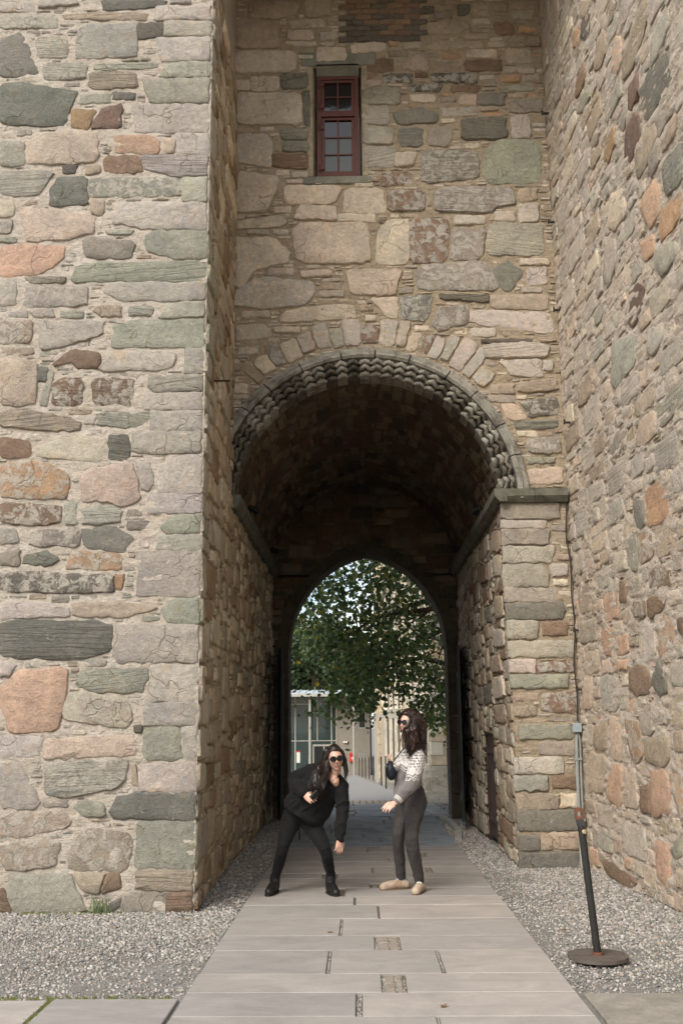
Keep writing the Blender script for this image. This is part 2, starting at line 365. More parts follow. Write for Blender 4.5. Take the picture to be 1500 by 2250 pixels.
def masonry(parent, surf, rect, traced, sizes, palette, mat, mmat, nmax=300, hole=None, cell=.015, h=(.004,.022), mort=-.006, mres=.022,
            mnoise=.012, name='stone', prisms=None, crisp=False, vis=None, gap=.010, rough=1.0, jit=.08, ledge=.010, minpart=.004, quoin=None, grow=0):
    """traced stones + greedy fill + a rough mortar bed; all children of parent. rect = u0,u1,v0,v1"""
    u0, u1, v0, v1 = rect; W, H = int((u1-u0)/cell), int((v1-v0)/cell)
    uu = u0+(np.arange(W)+.5)*cell; vv = v0+(np.arange(H)+.5)*cell; UU, VV = np.meshgrid(uu, vv)
    occ = np.zeros((H, W), bool)
    if hole is not None: occ |= hole(UU, VV)
    stones = []
    for code, poly in traced:
        if grow:
            q = np.array(poly); m_ = q.mean(0); q = m_+(q-m_)*(1+2*grow/np.maximum(.05, q.max(0)-q.min(0))); q[:,0] = np.clip(q[:,0], u0+.003, u1-rng.uniform(.002,.016)); poly = [tuple(z_) for z_ in q]
        p = np.array(poly); c = p.mean(0); big = c+(p-c)*(1+gap*1.3/np.maximum(.04, (p.max(0)-p.min(0))/2))
        a0, b0 = big.min(0); a1, b1 = big.max(0)
        i0, i1 = max(0, int((a0-u0)/cell)), min(W, int((a1-u0)/cell)+1); j0, j1 = max(0, int((b0-v0)/cell)), min(H, int((b1-v0)/cell)+1)
        if i1 > i0 and j1 > j0: occ[j0:j1, i0:i1] |= inpoly(big, UU[j0:j1, i0:i1], VV[j0:j1, i0:i1])
        stones.append((code, poly, True))
    for poly in fill(occ, u0, v0, cell, sizes, gap, jit):
        code = palette(poly) if callable(palette) else palette[rng.integers(len(palette))]; stones.append((code, poly, False))
    def key(s):
        a_ = abs(area(np.array(s[1])))
        if s[2]: a_ += 100
        if vis is not None and not vis(*np.array(s[1]).mean(0)): a_ -= 50
        return -a_
    stones.sort(key=key); jv, jf, jc, jx = [], [], [], []; k0 = 0; nn = 0
    for i, (code, poly, tr) in enumerate(stones):
        a_ = abs(area(np.array(poly))); small = a_ < minpart
        V, F = stone_geo(poly, surf, (rng.uniform(*h)+(.005 if tr else 0) if tr or a_ > .012 else rng.uniform(-.008, h[1]*.5)), rough, crisp and tr or (quoin is not None and tr and quoin(poly))); c, fx = code2(code)
        if (nn < nmax and (a_ > minpart or tr) and -key((code, poly, tr)) > 0):
            mesh_obj(name, V, F, mat, parent, np.tile(c, (len(V),1)), np.tile(fx, (len(V),1)), 40); nn += 1
        else:
            jv.append(V); jf += [tuple(x+k0 for x in f) for f in F]; jc.append(np.tile(c, (len(V),1))); jx.append(np.tile(fx, (len(V),1))); k0 += len(V)
    if jv: o = mesh_obj('small_stones', np.concatenate(jv), jf, mat, parent, np.concatenate(jc), np.concatenate(jx), 40); o['kind'] = 'stuff'
    # mortar bed
    nu, nv = int((u1-u0)/mres)+1, int((v1-v0)/mres)+1; gu = np.linspace(u0, u1, nu); gv = np.linspace(v0, v1, nv); GU, GV = np.meshgrid(gu, gv)
    s0 = rng.random()*50
    d = mort+fbm(GU*9+s0, GV*14, o=4)*mnoise + ledge*np.clip(vn(GU*7+s0, GV*30)*1.6, -1, 1)*.6+vn(GU*40, GV*60+s0)*.003
    edge = np.minimum(np.minimum(GU-u0, u1-GU), np.minimum(GV-v0, v1-GV))
    V = surf.m(GU.ravel(), GV.ravel(), d.ravel()); idx = np.arange(nu*nv).reshape(nv, nu)
    q = np.stack([idx[:-1,:-1], idx[:-1,1:], idx[1:,1:], idx[1:,:-1]], -1).reshape(-1, 4)
    if hole is not None:
        cu, cv = (GU[:-1,:-1]+GU[1:,1:])/2, (GV[:-1,:-1]+GV[1:,1:])/2; q = q[~hole(cu.ravel(), cv.ravel())]
    if surf.flip: q = q[:, ::-1]
    mesh_obj('mortar', V, q, mmat, parent, smooth=180)
    return nn, len(stones)
# ------------------------------------------------------------ the masonry of the gate tower
YF, YB, YE = 9.0, 11.5, 17.5            # buttress face, recessed wall, far end of passage
XL, XR, XW = -1.45, 1.72, 2.47         # left reveal, right passage wall, corner with right wall
XP = -1.53                              # left passage wall
ZS, RV, CXA = 4.12, 1.60, .10           # vault springing, radius, centre
def tr(surf, sc_, ox, oy, txt):
    return [(c, [surf.px(*p) for p in poly]) for c, poly in parse(txt, sc_, ox, oy)]
def hole_win(U, V): return (U > -.535) & (U < .115) & (V > 8.29) & (V < 9.96)
# --- left buttress
SF = Plane((0,YF,0), (1,0,0), (0,0,1), (0,-1,0))
LQ = """w 341,14 462,13 463,44 341,44
g 361,47 462,46 461,80 361,80
w 341,83 461,82 460,134 352,134
g 372,137 460,136 459,170 350,170
g 312,173 459,172 459,227 330,226
w 290,230 458,229 458,291 300,289
l 387,294 458,293 457,339 387,338
ws 312,342 457,341 456,386 380,388 318,372
g 399,389 456,389 456,441 402,441
w 245,470 262,446 455,445 455,503 330,504 250,490
G 320,520 335,508 454,507 453,567 380,568 322,552
Gs 157,613 165,588 190,579 453,573 451,617 340,617 170,620
l 230,640 245,622 451,621 450,659 262,660
g 350,699 365,668 450,662 449,698
G 245,763 250,716 290,704 448,701 446,762
g 409,766 446,766 446,821 405,821
gs 325,850 330,826 446,824 445,859 340,862
w 312,880 325,864 445,863 445,900 318,900
l 332,903 444,903 444,945 332,945
l 290,990 292,950 444,948 443,996 330,998
w 348,1080 352,1022 400,1000 443,999 442,1082
l 325,1120 332,1086 442,1085 441,1127 326,1128
G 352,1158 385,1132 441,1130 440,1171 365,1172
g 345,1206 350,1176 440,1175 440,1207
l 302,1310 304,1212 440,1210 437,1310
G 356,1340 372,1320 436,1314 436,1370 366,1368
l 248,1440 256,1374 435,1373 433,1456 262,1456
w 326,1540 330,1464 433,1461 432,1541
l 315,1570 322,1546 432,1545 431,1593 318,1594
G 315,1640 320,1600 395,1597 398,1670 318,1670
w 398,1598 430,1597 430,1672 402,1670
w 315,1680 430,1677 430,1740 298,1738
D 240,1782 260,1752 300,1744 436,1745 436,1801 250,1800
G 299,1906 302,1806 436,1805 434,1910
ts 297,1955 300,1914 428,1912 425,1958
d 265,1990 275,1966 362,1964 364,2004 268,2004
bs 368,1964 424,1962 432,2004 368,2004"""
LA = """w 0,25 210,10 215,80 0,70
w 245,0 480,0 500,30 250,50
D 640,0 1060,0 1040,45 660,65
ts 400,95 640,80 940,85 920,130 420,120
gf 0,90 365,95 360,175 0,180
l 510,160 860,150 870,290 860,360 490,375 480,310
K 870,150 1045,148 1055,200 1020,235 880,250
D 0,250 140,210 200,330 240,470 0,490
gs 235,240 430,240 430,365 240,365
gsf 280,400 555,400 535,500 280,510
gs 600,405 1000,400 990,430 700,445 600,440
ts 560,460 860,460 870,550 600,570 560,540
D 0,530 120,520 400,560 495,580 440,720 400,800 0,790
g 520,600 705,590 690,650 500,655
D 720,585 860,590 850,630 715,630
y 450,720 480,690 610,700 560,820 460,800
r 580,790 650,690 775,655 760,810 590,815
p0 170,900 260,850 450,825 610,850 625,980 590,1030 180,1040 165,990
g 0,895 150,900 160,1040 0,1050
P 720,880 780,860 960,860 1015,900 1000,975 900,980 830,965 740,970
b 650,1010 700,985 880,985 905,1075 860,1095 680,1090
p 1035,880 1110,880 1105,970 1030,975
t 545,1050 635,1045 635,1105 550,1105
K 400,1050 490,1050 480,1100 400,1100
gs 0,1080 345,1085 240,1245 0,1235
D 315,1200 365,1120 545,1120 555,1300 320,1300
Gf 565,1130 1140,1120 1145,1240 570,1245
p 130,1320 440,1340 600,1370 600,1470 420,1520 180,1530 150,1450
P 0,1560 170,1545 420,1560 400,1640 250,1740 0,1750
d 520,1530 570,1500 860,1540 830,1640 550,1635
p 570,1270 660,1270 650,1360 580,1360
g 670,1460 850,1460 830,1485 680,1485
lf 165,1810 555,1810 550,1940 150,1945
w 0,1770 110,1780 100,1930 0,1930
ds 155,1755 420,1755 410,1790 200,1800
t 590,1970 650,1935 770,1945 770,2010 650,2010
l 190,1970 330,1960 350,2010 215,2010
tf 0,2040 215,2030 200,2170 0,2180
l 245,2040 660,2035 650,2120 350,2210 260,2215"""
LB = """p0 0,140 235,160 240,330 215,430 0,430
b 340,170 460,80 640,110 630,200 500,205 440,170 350,190
D 245,195 300,200 300,280 240,280
g 310,210 335,230 300,435 250,430
bsf 340,300 380,260 525,260 520,430 330,430
bsf 590,265 840,265 845,430 590,430
w 620,215 700,90 1120,95 1100,190 1030,210
ts 0,490 140,455 400,500 530,540 500,600 300,600 0,570
w 530,550 555,510 610,510 600,555
gs 620,490 930,480 940,520 850,570 620,560
b 0,640 180,660 205,740 180,770 0,760
c0 235,690 470,630 670,640 680,770 600,795 240,760
Ds 690,625 815,625 818,775 690,775
of 0,820 120,790 330,810 435,880 440,960 420,1030 170,1030 0,1010
p0 515,900 560,840 840,800 860,880 890,1030 780,1085 700,1050 520,1040
l 870,810 945,790 980,930 930,985 890,960
gs 530,1100 640,1065 770,1100 760,1180 530,1190
bf 0,1060 380,1070 385,1180 200,1200 0,1170
g 410,1060 480,1050 485,1190 410,1190
df 190,1230 520,1210 500,1330 190,1320
D 520,1220 720,1210 850,1270 770,1365 530,1330
g 0,1220 100,1220 120,1310 0,1320
d 0,1370 125,1350 120,1455 0,1450
D 150,1440 160,1390 290,1355 370,1410 330,1450
of 420,1440 470,1370 760,1370 770,1480 430,1470
Kf 0,1490 720,1510 720,1620 600,1620 0,1620
o 725,1510 790,1512 770,1610 730,1600
w 0,1700 100,1680 240,1680 430,1720 440,1770 200,1780 0,1790
t 470,1690 740,1680 930,1700 1000,1720 800,1775 460,1770
Ds 0,1800 710,1810 700,1990 600,2030 330,2050 0,2030
w 0,2060 110,2080 60,2150 0,2160"""
LC = """P0 0,310 100,200 330,180 395,200 380,380 330,540 60,560 20,440
Gs 440,280 490,190 860,185 860,250 820,320 560,320
c0 370,400 400,330 560,325 720,350 780,450 740,525 600,510 375,485
w 0,580 250,590 240,650 190,700 0,700
p 260,600 760,570 790,640 780,690 440,700 250,715
gsf 265,740 740,710 735,830 680,880 400,930 260,920
w 0,735 120,735 230,950 210,1000 0,990
G 420,990 460,965 600,960 610,1040 500,1045
pf 0,1030 370,1025 415,1070 400,1100 160,1160 0,1160
tf 0,1210 200,1180 340,1190 350,1230 320,1330 40,1365 10,1290
tf 400,1280 430,1170 520,1115 740,1140 770,1180 760,1270 720,1365 400,1350
g 40,1400 60,1380 410,1375 430,1450 510,1600 90,1610 50,1520
t 430,1370 610,1370 580,1495 470,1470
b 620,1375 700,1380 700,1460 590,1490
D 620,1560 700,1520 700,1570 640,1590
K 780,515 825,515 822,560 785,550
t 770,750 790,745 805,870 770,860
bs 0,1470 20,1460 60,1600 0,1600"""
tF = tr(SF, 1, 0, 0, LQ)+tr(SF, .34667, 0, 0, LA)+tr(SF, .34667, 0, 740, LB)+tr(SF, .3779, 0, 1400, LC)
buttress = empty('stone_buttress', (XL-1, YF, 0), 'tall pale rubble stone buttress wall left of the archway, with squared grey corner blocks', 'wall')
def pal_f(poly):
    return ['w','l','g','gs','t','d','w','p','gs','ts','wf','gf','c','ts','ds'][rng.integers(15)]
SZ = [(.5,.2,60),(.34,.13,120),(.22,.09,200),(.16,.055,350),(.16,.028,300),(.085,.05,200),(.09,.02,160)]
def at0(o, sub): return o
def P0(parent): return parent
class Rel(Plane): pass
def rel(surf, root):
    """same surface expressed in the root's own space"""
    if isinstance(surf, Plane): return Plane(surf.o-np.array(root.location), surf.U, surf.V, surf.N)
    v = Vault(surf.cx-root.location.x, surf.cz-root.location.z, surf.r, surf.y0-root.location.y); return v
masonry(buttress, rel(SF, buttress), (-3.9, XL+.004, 0, 9.6), tF, SZ, pal_f, M_ST, M_MO, 230, name='stone', grow=.011, vis=lambda u, v: u > -3.4-.0, h=(.004,.017), mnoise=.011, mort=.001, ledge=.008, quoin=lambda p: max(q[0] for q in p) > XL-.12)
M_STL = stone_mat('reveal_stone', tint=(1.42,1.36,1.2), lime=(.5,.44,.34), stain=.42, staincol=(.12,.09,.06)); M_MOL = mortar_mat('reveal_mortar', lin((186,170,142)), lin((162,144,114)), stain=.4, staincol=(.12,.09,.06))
SR = Plane((XL, YF, 0), (-.02,1,0), (0,0,1), (1,0,0))
tR = []
for c, poly in tr(SF, 1, 0, 0, LQ):
    p = np.array(poly)
    if p[:,0].max() > XL-.12: m_ = p[p[:,0] > p[:,0].max()-.25]; z0, z1 = m_[:,1].min(), m_[:,1].max(); w_ = rng.uniform(.2,.5); tR.append((c[0]+'f', [(.003,z0),(w_,z0+.01),(w_-.02,z1-.01),(.003,z1)]))
SZR = [(.55,.3,60),(.42,.22,120),(.3,.16,160),(.2,.11,260),(.15,.06,300),(.1,.035,300)]
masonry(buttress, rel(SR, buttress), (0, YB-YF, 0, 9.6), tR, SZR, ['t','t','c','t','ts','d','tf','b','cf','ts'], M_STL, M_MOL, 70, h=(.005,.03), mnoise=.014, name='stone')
core = MB().box(-3.95-buttress.location.x, XL-.09-buttress.location.x, .09, YE-YF, -.3, 14).build('wall_core', M_MO, buttress)
# --- recessed wall above the arch
SB = Plane((0,YB,0), (1,0,0), (0,0,1), (0,-1,0))
recess = empty('stone_wall', (.5, YB, 0), 'recessed cream and grey rubble wall with a small red window above the archway', 'wall')
BA = """t 125,5 330,0 330,70 130,75
t 365,0 475,0 470,65 370,70
t 70,85 250,80 258,200 65,205
c 62,215 325,215 325,300 65,308
c 75,338 130,338 130,378 75,378
c 138,322 250,322 250,382 138,382
c 65,395 350,392 350,525 65,525
cf 75,568 200,565 228,600 222,705 160,700 75,680
c 65,720 265,750 205,895 65,895
c 275,800 295,782 525,785 490,860 285,862
c 530,795 695,795 705,900 530,902
c 330,880 350,865 495,870 500,930 320,925
c 72,935 270,910 285,940 260,960 75,965
c 505,905 655,905 660,935 505,935
c 62,1000 235,1005 300,1065 290,1110 150,1140 105,1210 65,1210
c 310,975 350,940 620,940 640,1010 640,1110 330,1110
c 672,980 720,925 806,925 804,1112 665,1115
bf 808,925 980,925 960,1105 808,1110
df 985,975 1000,960 1130,965 1110,1095 980,1100
gs 1145,940 1370,945 1370,1080 1125,1075
cf 60,1235 165,1170 400,1190 410,1240 360,1290 200,1305 60,1290
c 345,1145 475,1140 480,1165 350,1172
c 535,1140 775,1135 740,1250 560,1245
df 820,1150 870,1120 1135,1100 1190,1225 850,1225
D 1145,1150 1220,1095 1285,1150 1235,1230 1200,1225
w 1300,1135 1385,1130 1390,1200 1305,1205
c 100,1315 210,1315 215,1340 105,1342
c 255,1345 290,1310 480,1285 570,1290 580,1345 260,1362
c 640,1260 760,1255 757,1345 700,1330
Df 768,1255 910,1245 880,1360 770,1345
df 925,1300 1050,1290 1055,1365 930,1400 905,1370
w 1068,1310 1400,1320 1415,1410 1062,1365
t 1150,1245 1390,1245 1390,1312 1150,1302
Ks 930,1242 1140,1245 1140,1280 935,1265
cf 75,1375 200,1370 225,1420 80,1440
c 560,185 700,178 710,215 560,228
c 290,128 395,128 405,165 295,168
cf 425,140 500,135 505,165 430,170
c 285,175 410,175 415,190 290,190
t 880,95 1050,85 1065,120 1000,140 880,138
d 910,45 985,45 985,75 912,75
b 1165,95 1240,95 1250,140 1175,150
t 1160,10 1220,10 1220,50 1165,50
K 1010,20 1060,20 1060,60 1010,65
K 860,25 910,25 910,50 860,55
t 1070,10 1145,10 1140,70 1075,60
t 870,175 960,175 975,210 880,210
t 1065,118 1145,118 1145,135 1065,135
t 1035,145 1140,145 1140,165 1035,165
c 1060,210 1170,208 1170,238 1045,238
t 1215,205 1315,205 1320,265 1220,265
t 765,290 830,225 870,230 890,298
Kf 690,310 820,310 820,350 700,345
Kf 895,310 1090,310 1090,350 900,345
Kf 805,360 940,355 940,385 810,385
c 810,400 920,400 920,430 812,430
p 1020,400 1085,400 1085,440 1015,440
D 1090,395 1215,395 1205,445 1092,440
o 1185,318 1275,318 1270,345 1190,345
o 945,225 1020,225 1020,245 945,245
o 720,175 755,178 750,192 722,192
gs 1180,368 1330,350 1330,380 1200,388
D 735,475 850,455 930,480 920,520 760,525
Ds 760,545 860,540 862,615 765,615
d 880,540 980,530 990,580 960,620 885,610
Ds 1025,500 1215,495 1215,585 1025,590
w 1235,490 1310,490 1320,580 1240,580
G 1120,640 1180,590 1355,590 1360,770 1150,775 1115,740
dsf 855,650 890,635 1095,635 1100,750 860,775
c 750,645 835,645 825,700 745,705
bf 685,730 810,725 815,780 690,785
bf 715,805 870,805 870,890 715,890
dsf 910,795 1230,785 1255,850 1250,865 1165,880 1150,900 915,895
t 1265,800 1345,795 1345,845 1270,850
w 1265,865 1350,855 1350,940 1265,940
w 1170,895 1250,890 1250,935 1170,930
D 262,312 380,310 380,370 265,372
Ds 352,385 385,385 385,540 365,520
Gs 265,545 380,545 380,590 265,590
Gs 275,596 380,596 380,640 270,640
bs 225,648 380,650 380,715 225,705
gs 612,372 760,370 765,440 612,440
gs 612,450 720,450 720,525 612,525
g 612,535 740,540 735,610 612,610
gsf 612,617 750,622 740,705 615,705"""
BL = """ws 1075,100 1265,92 1335,108 1325,150 1080,155
K 1065,82 1265,80 1265,94 1070,96
w 1130,165 1300,160 1310,230 1190,225
ts 1205,250 1360,238 1370,280 1210,290
Kf 1215,325 1360,310 1370,345 1360,375 1250,385 1235,350
p 1140,340 1210,335 1240,390 1170,400
Ds 1195,402 1365,397 1365,430 1200,432
df 1240,475 1370,462 1380,530 1250,525
G 1245,548 1355,545 1350,565 1250,570
p 1245,590 1385,585 1385,645 1245,650
w 1310,165 1350,165 1345,205 1310,205"""
BP = """d 1100,1103 1228,1103 1228,1141 1101,1141
l 1101,1144 1200,1144 1196,1161 1101,1161
d 1102,1164 1205,1164 1205,1197 1103,1197
g 1104,1201 1220,1201 1212,1236 1105,1237
g 1106,1240 1190,1240 1206,1262 1204,1289 1107,1289
w 1208,1240 1246,1240 1246,1264 1212,1266
g 1108,1293 1222,1293 1218,1322 1110,1322
D 1111,1327 1235,1325 1242,1342 1232,1361 1112,1361
g 1112,1365 1184,1365 1178,1404 1115,1404
b 1192,1367 1246,1368 1244,1396 1190,1396
g 1117,1409 1258,1408 1260,1442 1118,1444
w 1118,1450 1176,1450 1176,1479 1119,1479
bf 1180,1457 1258,1455 1261,1476 1180,1478
G 1120,1484 1246,1484 1246,1512 1122,1513
bf 1188,1524 1266,1520 1266,1568 1190,1562
G 1141,1593 1250,1591 1253,1624 1143,1625
d 1183,1631 1260,1630 1262,1658 1184,1658
w 1130,1666 1236,1665 1238,1700 1132,1700
G 1130,1707 1200,1706 1204,1737 1132,1738
b 1214,1707 1264,1706 1266,1732 1214,1732
t 1133,1745 1228,1745 1226,1777 1135,1778
c 1232,1746 1268,1746 1268,1772 1232,1774
D 1136,1783 1270,1781 1272,1826 1138,1827
D 1137,1838 1182,1836 1184,1868 1140,1870
t 1190,1832 1272,1830 1272,1866 1190,1868
D 1139,1876 1272,1874 1270,1908 1142,1910"""
tB = tr(SB, .52, 480, 0, BA)+tr(SB, .56, 460, 700, BL)+tr(SB, 1, 0, 0, BP)
# radial voussoir stones round the arch, cut to the traced widths
vo_cols = ['c','t','d','bf','c','g','p','df','t','w','t','c','b','g','c','c','cf','c','t','c','c','d','t','c','w','c','t','c']
tB = [s for s in tB if not (s[1] and min(math.hypot(p[0]-CXA, p[1]-ZS) for p in s[1]) < 2.2 and min(p[1] for p in s[1]) > 4.3 and max(p[0] for p in s[1]) < 1.75)]
ang = 8
while ang < 172:
    da = rng.uniform(3.6, 6.2); r0, r1 = 1.97+rng.uniform(0,.05), 2.27+rng.uniform(-.1,.06)
    if ang < 62 and rng.random() < .25: r1 += .1
    A0, A1 = math.radians(ang+.35), math.radians(ang+da-.35)
    poly = [(CXA+r0*math.cos(A0), ZS+r0*math.sin(A0)), (CXA+r1*math.cos(A0), ZS+r1*math.sin(A0)), (CXA+r1*math.cos(A1), ZS+r1*math.sin(A1)), (CXA+r0*math.cos(A1), ZS+r0*math.sin(A1))]
    if all(XP < p[0] < 1.75+.0 for p in poly) and rng.random() < .82: tB.append((vo_cols[rng.integers(len(vo_cols))]+('f' if rng.random() < .3 else ''), poly))
    ang += da
# brick blocking of an old opening at the top
for r_ in range(14):
    z0 = 10.32+r_*.082
    for k in range(6):
        x0 = -.17+k*.212+(.1 if r_ % 2 else 0)
        if x0+.2 < 1.07: tB.append(('K0' if rng.random() < .6 else 'b0', [(x0,z0),(x0+.2,z0),(x0+.2,z0+.068),(x0,z0+.068)]))
def hole_b(U, V):
    r_ = np.hypot(U-CXA, V-ZS)
    return ((V < ZS) & (U < XR)) | ((V >= ZS) & (r_ < 1.90)) | hole_win(U, V) | ((U > 1.6) & (V > 4.08) & (V < 4.27))
def pal_b(poly):
    c = np.mean(poly, 0)
    if c[1] > 9.2 and c[0] > .2: return ['t','t','b','d','c','o','ts','tf','bs'][rng.integers(9)]
    if c[1] < 4.1: return ['w','c','d','t'][rng.integers(4)]
    return (['c','c','cf','t','c'] if c[0] < .2 else ['w','t','d','ts','c','df','g'])[rng.integers(5)]
masonry(recess, rel(SB, recess), (XP-.02, XW, 0, 11.6), tB, SZ, pal_b, M_STB, M_MOB, 290,
        hole=hole_b, grow=.009, h=(.004,.023), mnoise=.013, mort=-.003, ledge=.009, quoin=lambda p: max(q[1] for q in p) < 4.1)
# window opening: dressed surround, splayed reveals, red casement
M_SUR = plain('dressed_grey_stone', (120,118,104), .9, .22, 9, .004, c2=(98,96,84))
M_JMB = plain('limestone_jamb', (150,138,114), .9, .25, 14, .008, c2=(110,98,78))
M_RED = plain('red_brown_paint', (88,42,29), .6, .2, 20, .001, c2=(64,36,28), c2t=(.5,.6), c2s=30)
m, t, b_ = nodes('dark_pane_glass'); b_.inputs['Base Color'].default_value = (.012,.013,.014,1); b_.inputs['Roughness'].default_value = .06; b_.inputs['Specular IOR Level'].default_value = .6
g_ = N(t, 'ShaderNodeNewGeometry'); t.links.new(bump(t, noise(t, g_.outputs['Position'], 3, 3), .004, .6), b_.inputs['Normal']); M_PANE = m
m, t, b_ = nodes('painted_sky_reflection'); b_.inputs['Base Color'].default_value = (*lin((84,88,90)), 1); b_.inputs['Roughness'].default_value = .55; M_SKYREFL = m  # lower panes: grey sky reflection put into the base colour
rx = recess.location.x; W0, W1, Z0, Z1 = -.475, .068, 8.53, 9.95
win = empty('window', (0,0,0)); win.parent = recess
def cb(mb, name, mat, par): return mb.build(name, mat, par)
Y = lambda d: d
cb(MB().box(-.68-rx, .30-rx, -.015, .22, 10.05, 10.27, .012), 'lintel', M_SUR, recess)
cb(MB().box(-.66-rx, .22-rx, -.012, .22, 8.36, 8.47, .012), 'window_sill', M_SUR, recess)
cb(MB().add([(x-rx, y, z) for x, y, z in [(-.60,-.012,8.47),(-.60,-.012,10.05),(-.60,.3,8.47),(-.60,.3,10.05),(-.525,-.004,8.47),(-.525,-.004,10.05),(-.478,.2,8.47),(-.478,.2,10.05)]],
   [(0,1,3,2),(0,4,5,1),(4,6,7,5),(2,3,7,6),(0,2,6,4),(1,5,7,3)]), 'window_jamb', M_JMB, recess)
cb(MB().add([(x-rx, y, z) for x, y, z in [(.18,-.012,8.47),(.18,-.012,10.05),(.18,.3,8.47),(.18,.3,10.05),(.108,-.004,8.47),(.108,-.004,10.05),(.072,.25,8.47),(.072,.25,10.05)]],
   [(0,1,3,2),(0,4,5,1),(4,6,7,5),(2,3,7,6),(0,2,6,4),(1,5,7,3)]), 'window_jamb', M_JMB, recess)
cb(MB().prism([(-.035,10.06),(-.01,10.06),(.1,9.945),(.1,10.06)], -.48-rx, .075-rx, 'X'), 'window_soffit', M_SUR, recess)
fy0, fy1 = .055, .14
cb(MB().box(W0-rx, W0+.055-rx, fy0, fy1, Z0-.03, Z1).box(W1-.055-rx, W1-rx, fy0, fy1, Z0-.03, Z1).box(W0+.056-rx, W1-.056-rx, fy0, fy1, Z1-.05, Z1).box(W0+.056-rx, W1-.056-rx, fy0, fy1, Z0-.03, Z0+.01)
   .box(W0+.056-rx, W1-.056-rx, fy0-.01, fy1, 9.355, 9.41), 'frame', M_RED, win)
for (za, zb, rows, pm) in ((9.415, 9.895, 2, M_PANE), (Z0+.015, 9.35, 3, M_SKYREFL)):
    xa, xb = W0+.06-rx, W1-.06-rx; yo = fy0+.012
    s_ = MB().box(xa, xa+.035, yo, yo+.05, za, zb).box(xb-.035, xb, yo, yo+.05, za, zb).box(xa+.036, xb-.036, yo, yo+.05, zb-.035, zb).box(xa+.036, xb-.036, yo, yo+.05, za, za+.035).build('sash', M_RED, win)
    mb = MB(); xm = (xa+xb)/2; hh = (zb-za-.07)/rows
    mb.box(xm-.009, xm+.009, yo+.008, yo+.04, za+.036, zb-.036)
    for r_ in range(1, rows): mb.box(xa+.036, xm-.010, yo+.01, yo+.04, za+.035+hh*r_-.008, za+.035+hh*r_+.008).box(xm+.010, xb-.036, yo+.01, yo+.04, za+.035+hh*r_-.008, za+.035+hh*r_+.008)
    mb.build('glazing_bar', M_RED, win)
    for r_ in range(rows):
        for sx in (0,1):
            x0 = xa+.036 if sx == 0 else xm+.01; x1 = xm-.01 if sx == 0 else xb-.036
            z0 = za+.035+hh*r_; MB().box(x0, x1, yo+.026, yo+.03, z0+.008, z0+hh-.008).build('pane', M_PANE if (r_ == rows-1 or pm is M_PANE) and not (pm is M_SKYREFL and r_ < rows-1) else pm, win)
for z_ in (8.62, 9.2, 9.5, 9.82): MB().tube([(W0+.03-rx, fy0-.012, z_-.05), (W0+.03-rx, fy0-.012, z_+.05)], .009, 8).box(W0+.03-rx, W0+.09-rx, fy0-.008, fy0+.012, z_-.02, z_+.02).build('hinge', M_RED, win)
MB().box(W0-.1-rx, W1+.1-rx, .2, .24, Z0-.1, Z1+.1).build('window_back', M_PANE, win)
for o in recess.children:
    if o.name.split('.')[0] in ('window','lintel','window_sill','window_jamb','window_soffit'): o.location.z -= .09
# --- right wall
dR = np.array([.055,-.9985,0]); dR /= np.linalg.norm(dR)
SW = Plane((XW,YB,0), dR, (0,0,1), (-.9985,-.055,0))
RA = """t 605,395 600,320 640,170 700,0 720,0 725,90 690,220 640,360
g 740,280 760,110 825,45 835,120 800,230 745,340
D 690,440 740,330 830,250 845,400 730,595 700,560
r 630,550 635,420 680,350 685,460 650,545
r 610,770 620,640 665,550 690,600 690,690 640,795
t 665,780 670,700 760,600 775,680 720,830 680,890
d 735,800 750,740 785,690 785,800 745,885
d 785,680 765,590 840,500 845,560 800,640
t 800,750 830,620 880,560 875,640 820,740
Gs 800,820 900,690 900,900 819,980
P0 690,1000 760,880 800,930 790,1050 740,1130 700,1060
o0 785,1150 790,1040 890,945 895,1060 800,1200
P 700,1270 690,1200 755,1155 760,1245 720,1290
r 625,1590 630,1450 680,1395 705,1420 700,1520 650,1625
g 765,1320 765,1250 860,1170 880,1250 800,1370
b 370,490 375,400 410,320 425,370 400,450
o 360,240 370,130 388,135 385,220
t 465,340 480,190 515,150 520,250 490,340
y 505,800 525,650 560,620 570,700 530,810
G 380,560 400,480 435,420 440,480 400,560
d 450,720 470,660 490,650 480,700 455,740
D 200,700 205,600 228,570 228,680 210,720
g 545,1900 555,1700 670,1640 665,1790 575,1920
w 720,1730 730,1640 800,1590 800,1680 750,1760
c 530,1120 545,960 600,930 620,1050 560,1140
w 510,1390 515,1200 570,1180 570,1300 535,1420
gs 775,2120 780,2020 895,1860 898,2000 800,2110
p 670,2210 690,2080 760,2030 775,2130 700,2210
d 535,2240 560,2160 620,2120 610,2210 570,2260
Pf 545,330 565,180 590,180 600,290 572,370
K 395,190 400,110 440,60 440,150 420,200
t 390,80 395,0 440,0 430,60 405,95
g 590,640 600,560 625,500 625,580 605,650"""
